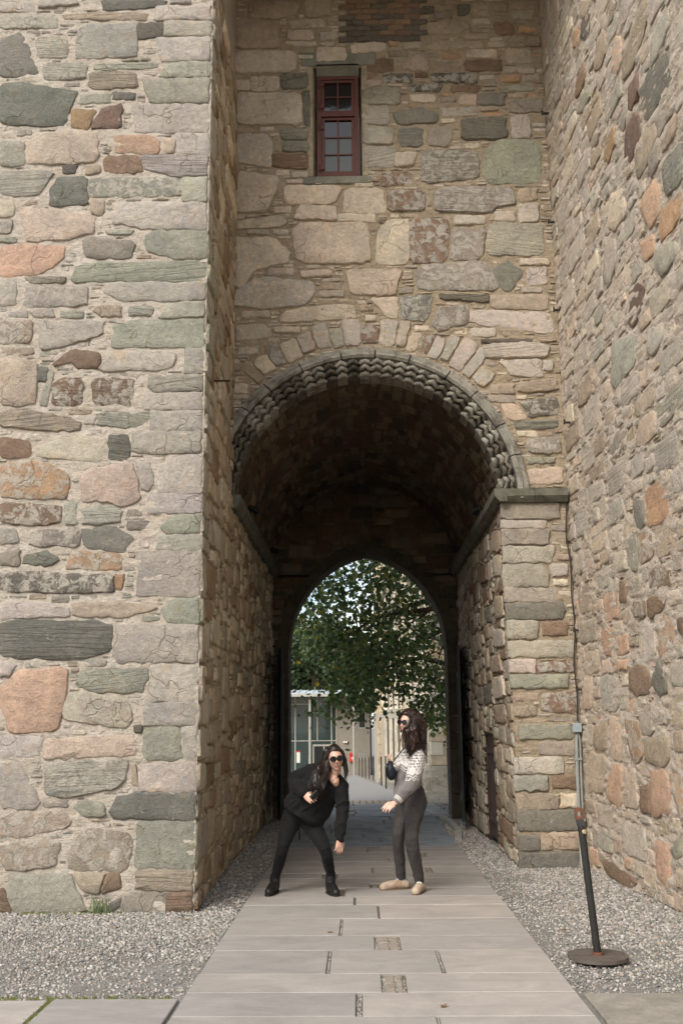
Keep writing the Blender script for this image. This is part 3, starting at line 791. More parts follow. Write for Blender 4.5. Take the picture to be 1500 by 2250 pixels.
RB = """o0 750,140 820,105 845,245 765,290
D 705,190 745,175 750,280 720,300
G 680,340 715,315 722,455 685,465
of 722,320 780,310 782,400 735,435 722,400
t 790,300 860,260 868,370 800,410
bf 770,460 800,435 850,450 858,510 770,540
b 650,500 675,495 680,580 650,580
bf 705,580 755,570 750,640 710,645
b 765,570 835,545 835,600 765,650
w0 730,680 790,670 795,800 730,815
of 805,650 860,640 870,740 810,800
r 880,650 900,640 900,715 885,700
b 690,850 730,825 775,860 770,940 720,955 690,920
D 780,900 810,800 840,900 835,940 810,957
g 850,830 900,815 900,910 855,910
t 845,980 900,930 900,1070 850,1070
of 670,1035 730,1060 745,1190 710,1225 680,1130
tf 725,1020 780,980 785,1100 740,1110
t 750,1130 845,1110 850,1200 830,1235 755,1215
P 640,720 680,705 685,780 640,790
P 640,815 680,810 680,845 645,850
P 595,1340 625,1220 662,1230 655,1400 600,1360
b 735,1310 770,1300 775,1420 735,1410
P 775,1250 830,1245 850,1300 850,1420 780,1430
of 845,1265 900,1265 900,1450 860,1340
P 790,1520 850,1540 850,1720 800,1680
p 665,1250 710,1240 725,1400 670,1390
p 530,1170 600,1200 585,1340 530,1330
p 612,1040 660,1040 660,1210 622,1200
t 550,1080 600,1050 605,1170 550,1160
p 510,880 540,880 540,1000 510,1010
w 575,880 640,880 640,1010 580,1010
b 575,1600 640,1620 720,1690 700,1730 600,1660
G 855,1560 895,1500 898,1590 870,1600"""
tW = tr(SW, .4444, 1100, 0, RA)+tr(SW, .5556, 1000, 1000, RB)
rwall = empty('stone_wall', (2.6, 9.5, 0), 'long pale plastered rubble wall on the right with orange, brown and green stones', 'wall')
def pal_r(poly):
    c = np.mean(poly, 0); L = ['w','c','w','p','c','ws','t','cf','w','gf'] if c[1] > 3.5 else ['p','c','p','t','w','P','cf','p','tf']
    return L[rng.integers(len(L))]
SZW = [(.6,.3,60),(.45,.24,120),(.34,.18,180),(.25,.13,260),(.18,.09,320),(.13,.04,300),(.08,.025,300)]
masonry(rwall, rel(SW, rwall), (0, 5.6, 0, 11.6), tW, SZW, pal_r, M_STR, M_MOR, 290, vis=lambda u, v: u < 3.5, grow=.008, h=(.001,.014), mnoise=.013, mort=-.001, ledge=.018, gap=.014)
MB().add([(XW+.1-2.6, 2.1, -.3), (3.2-2.6, 2.1, -.3), (3.2-2.6, -3.6, -.3), (XW+.42-2.6, -3.6, -.3), (XW+.1-2.6, 2.1, 14), (3.2-2.6, 2.1, 14), (3.2-2.6, -3.6, 14), (XW+.42-2.6, -3.6, 14)],
         [(0,1,2,3),(4,7,6,5),(0,4,5,1),(1,5,6,2),(2,6,7,3),(3,7,4,0)]).build('wall_core', M_MOR, rwall)
# --- passage
arch = empty('archway', (CXA, YB, 0), 'dark vaulted stone passage with a round zigzag carved arch ring', 'archway')
SPL = Plane((XP, YB, 0), (0,1,0), (0,0,1), (1,0,0)); SPR = Plane((XR, YB, 0), (.0,1,0), (0,0,1), (-1,0,0)); SV = Vault(CXA, ZS, RV+.05, YB)
L_ = YE-YB
SZP = [(.5,.28,60),(.36,.2,100),(.26,.14,160),(.18,.09,200),(.12,.05,250),(.09,.03,200)]
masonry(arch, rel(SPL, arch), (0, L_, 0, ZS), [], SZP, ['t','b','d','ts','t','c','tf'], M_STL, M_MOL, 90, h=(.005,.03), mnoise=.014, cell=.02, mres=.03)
tPR = [(c, [SPR.px(*p) for p in q]) for c, q in parse("""b 95,440 128,430 130,500 100,510
D 120,610 145,590 148,665 125,660
t 150,300 180,300 182,380 150,380
c 150,400 180,390 185,480 155,480
t 155,560 190,560 195,640 160,650
w 150,690 195,690 198,760 160,760
t 145,800 180,790 190,860 150,860
D 112,915 145,905 148,980 115,990
c 150,880 190,870 200,960 160,965
t 150,990 195,985 205,1060 160,1060""", .5556, 1000, 1000)]
def hole_pr(U, V): return (U > 1.75) & (U < 2.85) & (V < 1.42)
masonry(arch, rel(SPR, arch), (0, L_, 0, ZS), [s for s in tPR if all(0 < p[0] < L_ for p in s[1])], SZP, ['t','t','c','t','d','w','g','b','tf'], M_STB, M_MOB, 90, h=(.005,.026), mnoise=.014, cell=.02, mres=.03, hole=hole_pr)
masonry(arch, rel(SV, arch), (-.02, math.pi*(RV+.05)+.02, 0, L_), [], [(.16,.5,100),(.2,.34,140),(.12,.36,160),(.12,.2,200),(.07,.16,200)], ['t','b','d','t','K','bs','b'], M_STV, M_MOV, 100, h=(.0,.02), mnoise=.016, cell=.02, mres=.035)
# building mass round the passage
def gate_mass():
    mb = MB(); x0, x1 = -3.9-CXA, 4.6-CXA; n = 24
    arc = [((RV+.14)*math.cos(math.pi*k/n), ZS+(RV+.14)*math.sin(math.pi*k/n)) for k in range(n+1)]
    ya, yb = .35, L_+.55
    lft = [(x0,-.3),(XP-.12-CXA,-.3),(XP-.12-CXA,ZS)]+[]; 
    mb.prism([(x0,-.3),(XP-.12-CXA,-.3),(XP-.12-CXA,ZS),(x0,ZS)], ya, yb).prism([(XR+.12-CXA,-.3),(x1,-.3),(x1,ZS),(XR+.12-CXA,ZS)], ya, yb)
    for k in range(n):
        (a0,b0),(a1,b1) = arc[k], arc[k+1]; mb.prism([(a0,b0),(a1,b1),(a1,12.2),(a0,12.2)], ya, yb)
    mb.prism([(x0,ZS),(-(RV+.14),ZS),(-(RV+.14),12.2),(x0,12.2)], ya, yb).prism([(RV+.14,ZS),(x1,ZS),(x1,12.2),(RV+.14,12.2)], ya, yb)
    mb.box(XL+.02-CXA, 3.0-CXA, -2.55, .5, 11.2, 12.3)      # soffit that closes the recess high above
    return mb.build('wall_core', M_MOB, arch)
gate_mass()
# zigzag arch ring: one voussoir per chevron
M_RING = plain('arch_ring_stone', (142,137,124), .9, .3, 14, .01, c2=(84,78,68), c2t=(.46,.66), c2s=7)
M_RINGD = plain('weathered_ring_stone', (100,93,80), .9, .32, 14, .01, c2=(58,53,45), c2t=(.42,.62), c2s=7)
NV = 37
for k in range(NV):
    th0, th1 = math.pi*k/NV, math.pi*(k+1)/NV; tm = (th0+th1)/2; mb = MB()
    if CXA+1.6*math.cos(tm) < XP+.02: pass
    def Pt(th, r, y): return (r*math.cos(th), y, ZS+r*math.sin(th))
    j = lambda: rng.normal(0, .004)
    for (r, y, rad, az, ar) in ((1.595, .04, .031, .05, .014), (1.652, -.02, .031, .055, .026), (1.708, -.075, .028, .03, .028)):
        pts = []
        for q in range(5):
            f = q/4; th = th0+(th1-th0)*f; tri = 1-abs(f*2-1); pts.append(Pt(th+(.004 if q == 0 else -.004 if q == 4 else 0), r+ar*tri+j(), y-az*tri+j()))
        mb.tube(pts, [rad*f_*(.97+rng.uniform(-.12,.1)) for f_ in (.78,1,1.08,1,.78)], 7)
    # backing block
    Q = [Pt(th, r, y) for y in (-.075, .35) for th, r in ((th0+.003,1.60),(th1-.003,1.60),(th1-.003,1.765),(th0+.003,1.765))]
    V = [(x, y if i < 4 else y, z) for i, (x, y, z) in enumerate(Q)]; V[0] = Pt(th0+.003,1.6,.05); V[1] = Pt(th1-.003,1.6,.05)
    mb.add(V, [(0,1,2,3),(7,6,5,4),(0,4,5,1),(1,5,6,2),(2,6,7,3),(3,7,4,0)])
    mb.build('chevron_stone', M_RING if rng.random() < .6 and k < 30 else M_RINGD, arch, smooth=60)
th = 0
while th < math.pi-.02:
    t1 = min(math.pi, th+rng.uniform(.16,.3)); mb = MB(); n = 6
    prof = [(1.768,.2),(1.768,-.05),(1.78,-.10),(1.81,-.12),(1.84,-.11),(1.852,-.07),(1.87,-.075),(1.915,-.06),(1.925,-.03),(1.925,.2)]
    V = []; m_ = len(prof)
    for q in range(n+1):
        tt = th+.004+(t1-th-.008)*q/n
        for r, y in prof: V.append((r*math.cos(tt)*(1+rng.normal(0,.0006)), y, ZS+r*math.sin(tt)))
    F = [(q*m_+i, q*m_+(i+1) % m_, (q+1)*m_+(i+1) % m_, (q+1)*m_+i) for q in range(n) for i in range(m_)]+[tuple(range(m_))[::-1], tuple(n*m_+i for i in range(m_))]
    mb.add(V, F).build('hood_stone', M_RING, arch, smooth=40); th = t1
# impost mouldings
M_IMP = plain('dark_impost_stone', (104,102,88), .9, .25, 10, .006, c2=(74,72,60), c2t=(.45,.65), c2s=6)
IP = [(-.02,4.08),(.07,4.085),(.125,4.15),(.13,4.235),(-.02,4.24)]
def imp(side, y0, y1):
    x = (XR-CXA) if side > 0 else (XP-CXA); q = [(x-side*a_, b_+rng.normal(0,.002)) for a_, b_ in IP]
    MB().prism(q, y0+.003, y1-.003).build('impost', M_IMP, arch)
y_ = -.13
while y_ < L_-.05:
    y1 = min(L_, y_+rng.uniform(.6,1.1)); imp(1, y_, y1); y_ = y1
y_ = .02
while y_ < L_-.05:
    y1 = min(L_, y_+rng.uniform(.6,1.1)); imp(-1, y_, y1); y_ = y1
for (xa, xb) in ((XR-CXA+.003, 2.06-CXA), (2.066-CXA, XW-.02-CXA)):
    q = [(-a_, b_+.0) for a_, b_ in IP]; MB().prism(q, xa, xb, 'X').build('impost', M_IMP, arch)
# --- far end wall with pointed arch
fgate = empty('stone_gateway', (.13, YE, 0), 'dark end wall of the passage with a pointed arch opening to the courtyard', 'gateway')
SE = Plane((0,0,0), (1,0,0), (0,0,1), (0,-1,0)); A_, HZ, RISE = 1.37, 2.86, 1.68; RP = (A_*A_+RISE*RISE)/(2*A_)
def in_p(U, V, g=0):
    c_ = RP-A_; return (V > -1) & (np.abs(U) < A_+g) & ((V < HZ) | ((np.hypot(U+c_, V-HZ) < RP+g) & (np.hypot(U-c_, V-HZ) < RP+g)))
def hole_e(U, V): return in_p(U, V, .16) | ((V > ZS) & (np.hypot(U+.03, V-ZS) > RV+.12))
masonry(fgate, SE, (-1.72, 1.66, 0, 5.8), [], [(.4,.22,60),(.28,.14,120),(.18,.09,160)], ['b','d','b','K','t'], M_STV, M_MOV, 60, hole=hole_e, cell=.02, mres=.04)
def parc(g, n=9):
    c_ = RP-A_; R_ = RP+g; pts = []; am = math.acos(c_/R_)
    for k in range(n+1): a_ = am*k/n; pts.append((-c_+R_*math.cos(a_), HZ+R_*math.sin(a_)))
    return pts
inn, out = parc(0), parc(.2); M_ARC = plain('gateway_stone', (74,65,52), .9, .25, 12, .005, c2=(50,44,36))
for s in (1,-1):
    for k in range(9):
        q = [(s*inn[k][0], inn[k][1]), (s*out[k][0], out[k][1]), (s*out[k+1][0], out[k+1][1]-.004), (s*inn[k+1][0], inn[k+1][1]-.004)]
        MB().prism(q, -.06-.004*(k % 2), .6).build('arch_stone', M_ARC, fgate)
    z = -.02
    while z < HZ-.01:
        z1 = min(HZ, z+rng.uniform(.25,.42)); z1 = HZ if HZ-z1 < .12 else z1; d_ = rng.uniform(0,.01)
        MB().box(*sorted((s*(A_+d_), s*(A_+.2))), -.05-d_, .6, z+.003, z1-.003, .008).build('jamb_stone', M_ARC, fgate); z = z1
for s in (1,-1): MB().tube([(s*1.02, -.1, 4.12), (s*1.62, -.1, 4.12)], .018, 8).build('iron_tie', M_PANE, fgate)
# ------------------------------------------------------------ ground
def gz(y): return 0.0 if y < 18 else -.034*(y-18) if y < 66 else -1.632
M_GR = plain('gravel_ground', (130,126,119), .95, .3, 38, .012, c2=(118,114,106), c2t=(.4,.62), c2s=5)
xs = np.concatenate([[-400,-120,-40,-12], np.linspace(-5,5,41), [12,40,120,400]]); ys = np.concatenate([[-60,-10,0], np.linspace(3,18,61), np.linspace(19,66,48), [80,140,300,700]])
GX, GY = np.meshgrid(xs, ys); GZ = np.vectorize(gz)(GY)-.012+np.where((GY < 18) & (np.abs(GX) < 5), fbm(GX*2, GY*2, o=3)*.008, 0)
idx = np.arange(GX.size).reshape(GX.shape); q = np.stack([idx[:-1,:-1], idx[:-1,1:], idx[1:,1:], idx[1:,:-1]], -1).reshape(-1,4)
g = mesh_obj('ground', np.stack([GX.ravel(), GY.ravel(), GZ.ravel()], 1), q, M_GR, smooth=180); g['kind'] = 'structure'
# pebbles
ico_v = np.array([(0,0,1),(.89,0,.45),(.28,.85,.45),(-.72,.53,.45),(-.72,-.53,.45),(.28,-.85,.45),(.72,.53,-.45),(-.28,.85,-.45),(-.89,0,-.45),(-.28,-.85,-.45),(.72,-.53,-.45)])
ico_f = np.array([(0,1,2),(0,2,3),(0,3,4),(0,4,5),(0,5,1),(1,6,2),(2,7,3),(3,8,4),(4,9,5),(5,10,1),(6,7,2),(7,8,3),(8,9,4),(9,10,5),(10,6,1)])
m, t, b_ = nodes('gravel_stone'); at = N(t, 'ShaderNodeAttribute'); at.attribute_name = 'Col'; t.links.new(at.outputs['Color'], b_.inputs['Base Color']); b_.inputs['Roughness'].default_value = .9; M_PEB = m
def pebbles(name, zones, zfun=lambda x, y: 0*x):
    PX, PY, PR = [], [], []
    for (x0, x1, y0, y1, n, r0, r1, f) in zones:
        x = rng.uniform(x0, x1, n); y = rng.uniform(y0, y1, n); k = f(x, y) if f else np.ones(n); keep = rng.random(n) < np.clip(k, 0, 1); PX.append(x[keep]); PY.append(y[keep])
        PR.append(((r0+(r1-r0)*rng.random(n)**2.2)*(.75+.5*np.clip(k, 0, 1)))[keep])
    x, y, r = map(np.concatenate, (PX, PY, PR)); n = len(x); a_ = rng.uniform(0, 6.28, n); s = rng.uniform(.6, 1.15, (n,3)); s[:,2] *= .62
    v = ico_v[None]*(1+rng.normal(0, .13, (n, 11, 1))); v = v*s[:,None]*r[:,None,None]
    # tumble
    b = rng.normal(0, .35, n); c_, s_ = np.cos(b)[:,None], np.sin(b)[:,None]; vx, vz = v[...,0]*c_-v[...,2]*s_, v[...,0]*s_+v[...,2]*c_
    ca, sa = np.cos(a_)[:,None], np.sin(a_)[:,None]; X_ = vx*ca-v[...,1]*sa+x[:,None]; Y_ = vx*sa+v[...,1]*ca+y[:,None]; Z_ = vz+zfun(x, y)[:,None]-.012+r[:,None]*rng.uniform(.1,.55,n)[:,None]
    V = np.stack([X_, Y_, Z_], -1).reshape(-1,3); F = (ico_f[None]+np.arange(n)[:,None,None]*11).reshape(-1,3)
    base = np.array([lin(c) for c in ((168,163,155),(150,147,141),(182,176,168),(134,132,126),(160,148,134),(120,122,118),(192,188,182))])*.78*np.array([1.03,1,.96])
    col = base[rng.integers(len(base), size=n)]*rng.uniform(.8,1.15,(n,1)); col = np.repeat(col, 11, 0)
    me = bpy.data.meshes.new(name); me.vertices.add(len(V)); me.vertices.foreach_set('co', V.astype('f').ravel()); me.loops.add(F.size); me.loops.foreach_set('vertex_index', F.astype('i').ravel())
    me.polygons.add(len(F)); me.polygons.foreach_set('loop_start', np.arange(0, F.size, 3, dtype='i')); me.polygons.foreach_set('loop_total', np.full(len(F), 3, 'i'))
    ca_ = me.color_attributes.new('Col', 'FLOAT_COLOR', 'POINT'); buf = np.ones((len(V),4), 'f'); buf[:,:3] = col; ca_.data.foreach_set('color', buf.ravel())
    me.update(calc_edges=True); me.materials.append(M_PEB); o = bpy.data.objects.new(name, me); COL.objects.link(o); return o
PXL, PXR = -1.05, 1.24
fedge = lambda x, y: np.clip(1-(x-PXL)/.16, 0, 1)
JROWS = [(5.35,5.807,[(.385,.4)]),(5.807,6.296,[(-.045,-.012)]),(6.296,6.749,[(.107,.251)]),(6.749,7.416,[(-.24,-.222),(.497,.515)]),(7.416,7.9,[(.08,.262)]),(7.9,8.568,[(-.18,-.165)])]
fL = lambda x, y: .42+.75*np.clip((y-7.2)/1.6, 0, 1)+.25*vn(x*3, y*3)
fR = lambda x, y: .5+.6*np.clip((x-1.5)/.6, 0, 1)*np.clip((y-6.9)/1.0, 0, 1)+.25*vn(x*3+9, y*3)
big = pebbles('gravel', [(-3.6, PXL-.01, 6.22, 9.02, 42000, .004, .0145, fL), (PXR+.01, 2.72, 6.32, 11.5, 42000, .004, .0155, fR),
                         (XP, PXL-.01, 9, 17, 8000, .004, .016, None), (PXR+.01, XR, 11.4, 17, 8000, .004, .016, None), (1.3, 6, 17.6, 25, 12000, .008, .022, None), (-6, PXL-.2, 17.6, 24, 6000, .008, .022, None),
  (PXL, PXL+.16, 5.6, 11, 260, .003, .009, fedge), (PXR-.14, PXR, 5.6, 11, 240, .003, .009, None), (PXL, PXR, 5.6, 11, 120, .002, .006, None)]+[(a_+.004, b2_-.004, y0+.02, y1-.02, int((b2_-a_)*(y1-y0)*9000), .003, .007, None) for y0, y1, js in JROWS for a_, b2_ in js],
              lambda x, y: np.where(y < 18, 0, -.034*(y-18))+np.where((x > PXL) & (x < PXR) & (y < 11), .01, 0))
props(big, 'loose pale grey gravel beside the slab path', None, None, 'stuff')
# ------------------------------------------------------------ slab path
path = empty('path', (0, 5, 0)); path['kind'] = 'structure'
def slab_mat():
    m, t, b_ = nodes('sawn_slab'); g_ = N(t, 'ShaderNodeNewGeometry'); oi = N(t, 'ShaderNodeObjectInfo'); P_ = g_.outputs['Position']
    n1 = noise(t, mapping(t, P_, (1.3,2.6,1)), 1.9, 8, .66, .8); n2 = noise(t, P_, 60, 5, .7); n0 = noise(t, P_, 1.2, 4, .6)
    c = mixc(t, oi.outputs['Random'], (*lin((160,152,143)),1), (*lin((143,138,132)),1)); c = mixc(t, 1, c, ramp(t, n1, .3, .7, (.8,.8,.79,1), (1.12,1.11,1.1,1)), 'MULTIPLY')
    c = mixc(t, 1, c, ramp(t, n2, .3, .7, (.93,.93,.93,1), (1.06,1.06,1.06,1)), 'MULTIPLY'); c = mixc(t, mth(t, 'MULTIPLY', ramp(t, n0, .5, .75), .35), c, (*lin((122,117,108)),1))
    sp = N(t, 'ShaderNodeTexVoronoi'); sp.inputs['Scale'].default_value = 9; t.links.new(P_, sp.inputs['Vector']); c = mixc(t, ramp(t, sp.outputs['Distance'], .035, .05, (.7,.7,.7,1), (0,0,0,1)), c, (*lin((96,88,76)),1))
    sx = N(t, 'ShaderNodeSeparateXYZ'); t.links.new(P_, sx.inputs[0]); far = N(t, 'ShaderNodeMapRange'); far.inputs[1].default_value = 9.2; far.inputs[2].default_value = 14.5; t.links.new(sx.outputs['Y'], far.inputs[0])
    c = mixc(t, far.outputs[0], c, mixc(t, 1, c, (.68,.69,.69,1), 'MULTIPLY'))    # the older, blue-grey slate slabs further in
    t.links.new(c, b_.inputs['Base Color']); b_.inputs['Roughness'].default_value = .78; t.links.new(bump(t, mth(t, 'ADD', n1, mth(t, 'MULTIPLY', n2, .3)), .003), b_.inputs['Normal']); return m
M_SL = slab_mat(); M_SET = plain('small_sett', (138,128,114), .9, .25, 20, .006); M_JT = plain('joint_gravel', (124,116,102), .95, .45, 90, .01)
M_OLD = plain('mossy_old_slab', (136,129,117), .9, .22, 8, .004, c2=(118,114,100))
def slab(x0, x1, y0, y1, mat=None, name='paving_slab', par=None, z=0):
    g_ = .0045 if y0 < 9.6 else .008; dz = rng.normal(0, .0012); p = par or path; py = p.location.y
    z0, z1 = gz(y0), gz(y1); b = .004
    V = [(x0+g_,y0-py+g_,-.06+z0),(x1-g_,y0-py+g_,-.06+z0),(x1-g_,y1-py-g_,-.06+z1),(x0+g_,y1-py-g_,-.06+z1),
         (x0+g_,y0-py+g_,-b+dz+z0),(x1-g_,y0-py+g_,-b+dz+z0),(x1-g_,y1-py-g_,-b+dz+z1),(x0+g_,y1-py-g_,-b+dz+z1),
         (x0+g_+b,y0-py+g_+b,dz+z0),(x1-g_-b,y0-py+g_+b,dz+z0),(x1-g_-b,y1-py-g_-b,dz+z1),(x0+g_+b,y1-py-g_-b,dz+z1)]
    V = [(a_+rng.normal(0,.0012), b2+rng.normal(0,.0012), c_+z+.012) for a_, b2, c_ in V]
    F = [(0,1,5,4),(1,2,6,5),(2,3,7,6),(3,0,4,7),(4,5,9,8),(5,6,10,9),(6,7,11,10),(7,4,8,11),(8,9,10,11)]
    return mesh_obj(name, V, F, mat or M_SL, p, smooth=None)
rows = [(5.0,5.35,[]),(5.35,5.807,[(.385,.4)]),(5.807,6.296,[(-.045,-.012)]),(6.296,6.749,[(.107,.251)]),(6.749,7.416,[(-.24,-.222),(.497,.515)]),(7.416,7.9,[(.08,.262)]),(7.9,8.568,[(-.18,-.165)]),
        (8.568,9.185,[(.124,.136)]),(9.185,9.62,[(-.08,-.066)])]
y_ = 9.62
while y_ < 17.4:
    d = rng.uniform(.26,.5) if y_ < 13.5 else rng.uniform(.4,.75); js = []; nj = 1 if rng.random() < .6 else 2
    for _ in range(nj):
        a_ = rng.uniform(-.6,.75); js.append((a_, a_+(rng.uniform(.1,.16) if rng.random() < .45 else .015)))
    js.sort(); js = [j for i, j in enumerate(js) if i == 0 or j[0] > js[i-1][1]+.2]; rows.append((y_, y_+d, js)); y_ += d
yy = y_
while yy < 22.2:
    d = rng.uniform(.5,.8); a_ = rng.uniform(-.8,-.1); b2 = rng.uniform(.2,.9); rows.append((yy, yy+d, [(a_,a_+rng.choice([.015,.12])),(b2,b2+rng.choice([.015,.13]))])); yy += d
M_SLO = plain('courtyard_slate', (122,128,131), .8, .22, 6, .004, c2=(92,97,98), c2s=1.6)
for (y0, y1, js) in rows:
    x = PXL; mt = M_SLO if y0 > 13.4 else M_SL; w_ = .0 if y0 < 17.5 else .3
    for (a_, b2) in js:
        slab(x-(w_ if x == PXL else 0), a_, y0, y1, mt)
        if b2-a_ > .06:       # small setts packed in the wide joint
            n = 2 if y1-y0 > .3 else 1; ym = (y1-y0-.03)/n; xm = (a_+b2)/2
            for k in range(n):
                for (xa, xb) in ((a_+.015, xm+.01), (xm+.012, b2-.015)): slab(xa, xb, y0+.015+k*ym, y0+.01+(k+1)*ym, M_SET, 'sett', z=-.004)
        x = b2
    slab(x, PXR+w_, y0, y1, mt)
ylast = rows[-1][1]
MB().add([(PXL+.01,0,-.003),(PXR-.01,0,-.003),(PXR-.01,13,-.003),(PXL+.01,13,-.003),(PXL-.3,ylast-5,gz(ylast)-.006),(PXR+.3,ylast-5,gz(ylast)-.006)], [(0,1,2,3),(3,2,5,4)]).build('joint_gravel', M_JT, path)
# slabs that run across in the foreground
apron = empty('pavement', (0, 5, 0)); apron['kind'] = 'structure'
for (x0, x1, y0, y1) in ((-1.80, PXL-.02, 4.9, 6.19), (-2.75, -1.815, 4.9, 6.17), (-3.9, -2.765, 4.9, 6.18), (-1.8, PXL-.02, 3.5, 4.89)): slab(x0, x1, y0, y1, M_SL, 'paving_slab', apron, -.004)
for (x0, x1, y0, y1) in ((PXR+.03, 2.3, 4.9, 6.28), (2.31, 3.4, 4.9, 6.24), (PXR+.03, 2.6, 3.5, 4.89)): slab(x0, x1, y0, y1, M_OLD, 'paving_slab', apron, -.004)
# moss and weeds
M_GRS = plain('weed_green', (84,100,56), .7, .3, 30, 0); M_MOSS = plain('moss_green', (122,128,70), .95, .3, 40, .004)
def tuft(mb, x, y, n, h, sp, z=0):
    for _ in range(n):
        a_ = rng.uniform(0, 6.28); l = h*rng.uniform(.4,1); x0, y0 = x+rng.normal(0, sp), y+rng.normal(0, sp*.5); w = .0025; dx, dy = math.cos(a_)*l*.5, math.sin(a_)*l*.4-.01
        p = [(x0-w,y0,z-.01),(x0+w,y0,z-.01),(x0+dx*.35+w,y0+dy*.35,z+l*.6),(x0+dx*.35-w,y0+dy*.35,z+l*.6),(x0+dx,y0+dy,z+l*.9)]; mb.add(p, [(0,1,2,3),(3,2,4)])
mb = MB(); tuft(mb, -2.24, 8.93, 45, .17, .045); props(mb.build('grass_tuft', M_GRS), 'small green grass tuft at the foot of the pale buttress wall', 'weed')
mb = MB()
for _ in range(260):
    k = rng.random(); x, y = (rng.uniform(-3.4,-1.1), 6.2+abs(rng.normal(0,.03))) if k < .5 else (-1.808+rng.normal(0,.006), rng.uniform(5.5,6.19)) if k < .65 else (rng.uniform(-3.3,-2.5), 6.25+abs(rng.normal(0,.08))) if k < .8 else (rng.uniform(-2.9,-2.1), 8.93)
    tuft(mb, x, y, 4, .022, .008)
o = mb.build('moss', M_MOSS); props(o, 'thin green moss and weeds along the slab edge and wall foot', None, None, 'stuff')
M_LEAF = plain('dry_leaf', (120,84,56), .8, .2, 40, 0)
for i, (x, y, lb) in enumerate(((.24,6.62,'dry brown leaf lying by the small setts in the nearest wide joint'), (.44,5.98,'tiny dry leaf on the lower right foreground slab'), (-1.42,8.5,'dry brown leaf on the gravel left of the path'), (1.52,8.05,'dry brown leaf on the gravel right of the path'), (-.25,8.0,'small dry leaf on a slab in front of the woman in black'))):
    l = .028; a_ = rng.uniform(0,6); R_ = Matrix.Rotation(a_, 3, 'Z'); P_ = [R_ @ Vector(p) for p in ((-l,0,.004),(-l*.3,l*.5,.012),(l*.2,l*.55,.006),(l,0,.014),(l*.2,-l*.5,.012),(-l*.4,-l*.45,.005),(0,0,.002))]
    o = MB().add(P_, [(0,1,6),(1,2,6),(2,3,6),(3,4,6),(4,5,6),(5,0,6)]).build('fallen_leaf', M_LEAF); o.location = (x, y, .012); props(o, lb, 'leaf', 'fallen leaves on the ground')
# ------------------------------------------------------------ stanchion
M_BLK = plain('worn_black_paint', (38,36,33), .5, .35, 30, .002, c2=(70,60,52), c2t=(.62,.7), c2s=20); M_RUST = plain('rusty_iron', (112,72,50), .85, .3, 40, .003, c2=(70,52,44)); M_PLATE = plain('rusty_plate', (90,81,73), .8, .22, 25, .003, c2=(74,62,54))
st = empty('barrier_post', (1.556, 7.13, 0), 'leaning black metal barrier post on a split round iron foot', 'post')
for a0, a1 in ((-78, 92), (103, 270)):
    n = 20; arc = [(.2*math.cos(math.radians(a0-90+(a1-a0)*k/n)), .2*math.sin(math.radians(a0-90+(a1-a0)*k/n))) for k in range(n+1)]
    a_c = math.radians((a0+a1)/2-90); cx_, cy_ = .012*math.cos(a_c), .012*math.sin(a_c)
    mb = MB().prism([(cx_, cy_)]+arc, .012, .034, 'Z'); mb.build('foot_plate', M_PLATE, st)
top = Vector((-.062, 0, .86)); mb = MB(); mb.tube([(0,0,.03), top*.5, top], [.026,.025,.025], 16); mb.build('pole', M_BLK, st)
MB().tube([(0,0,.03),(0,0,.052)], .036, 16).build('weld_collar', M_RUST, st)
# flattened rusty eye at the top
n = 18; out_ = []; inn_ = []
for k in range(n):
    a_ = 2*math.pi*k/n; c_, s_ = math.cos(a_), math.sin(a_); sq = lambda v: math.copysign(abs(v)**.62, v); out_.append((.032*sq(c_), .044*sq(s_))); inn_.append((.015*c_, .018*s_))
V = [(p[0]-.071, y, p[1]+.935) for y in (-.009,.009) for p in out_+inn_]; F = []
for k in range(n):
    k2 = (k+1) % n; F += [(k,k2,n+k2,n+k), (2*n+k,3*n+k,3*n+k2,2*n+k2), (k,2*n+k,2*n+k2,k2), (n+k,n+k2,3*n+k2,3*n+k)]
MB().add(V, F).build('eye', M_RUST, st)
MB().add([(-.062-.024,-.02,.855),(-.062+.024,-.02,.855),(-.062+.024,.02,.855),(-.062-.024,.02,.855),(-.07-.026,-.01,.9),(-.07+.026,-.01,.9),(-.07+.026,.01,.9),(-.07-.026,.01,.9)], [(0,1,2,3),(4,7,6,5),(0,4,5,1),(1,5,6,2),(2,6,7,3),(3,7,4,0)]).build('neck', M_BLK, st)
M_BRS = plain('dull_brass', (190,176,130), .5, .1, 20, 0); MB().tube([(-.055,-.03,.822),(-.048,-.04,.822)], .014, 10).build('rivet', M_BRS, st)
# ------------------------------------------------------------ cable, box, conduit
M_CAB = plain('dark_cable', (52,46,38), .7, .2, 20, 0); M_CON = plain('grey_conduit', (138,140,134), .55, .12, 10, .001); M_BOX = plain('grey_plastic', (146,156,158), .5, .08, 10, 0)
pts = []
for k in range(41):
    f = k/40; z = 4.26-f*(4.26-1.56); pts.append((XW-.028-.012*math.sin(f*9)+.01*math.sin(f*23), YB-.03, z))
o = MB().tube([(XW-.035, YB-.03, 4.25)]+pts[1:], .0085, 8).build('lightning_cable', M_CAB); props(o, 'thin dark cable running down the corner from the ledge to the grey box', 'cable')
jb = empty('junction_box', (2.412, YB-.04, 1.49), 'small pale grey junction box on the pier at the end of the cable', 'junction box')
MB().box(-.05,.05,-.045,.02,-.05,.05,.006).build('housing', M_BOX, jb); MB().tube([(0,-.046,.0),(0,-.05,.0)], .008, 10).build('screw', M_CON, jb)
cd = empty('conduit', (2.42, YB-.04, 0), 'pair of grey metal conduit pipes rising from the gravel to the junction box', 'pipe')
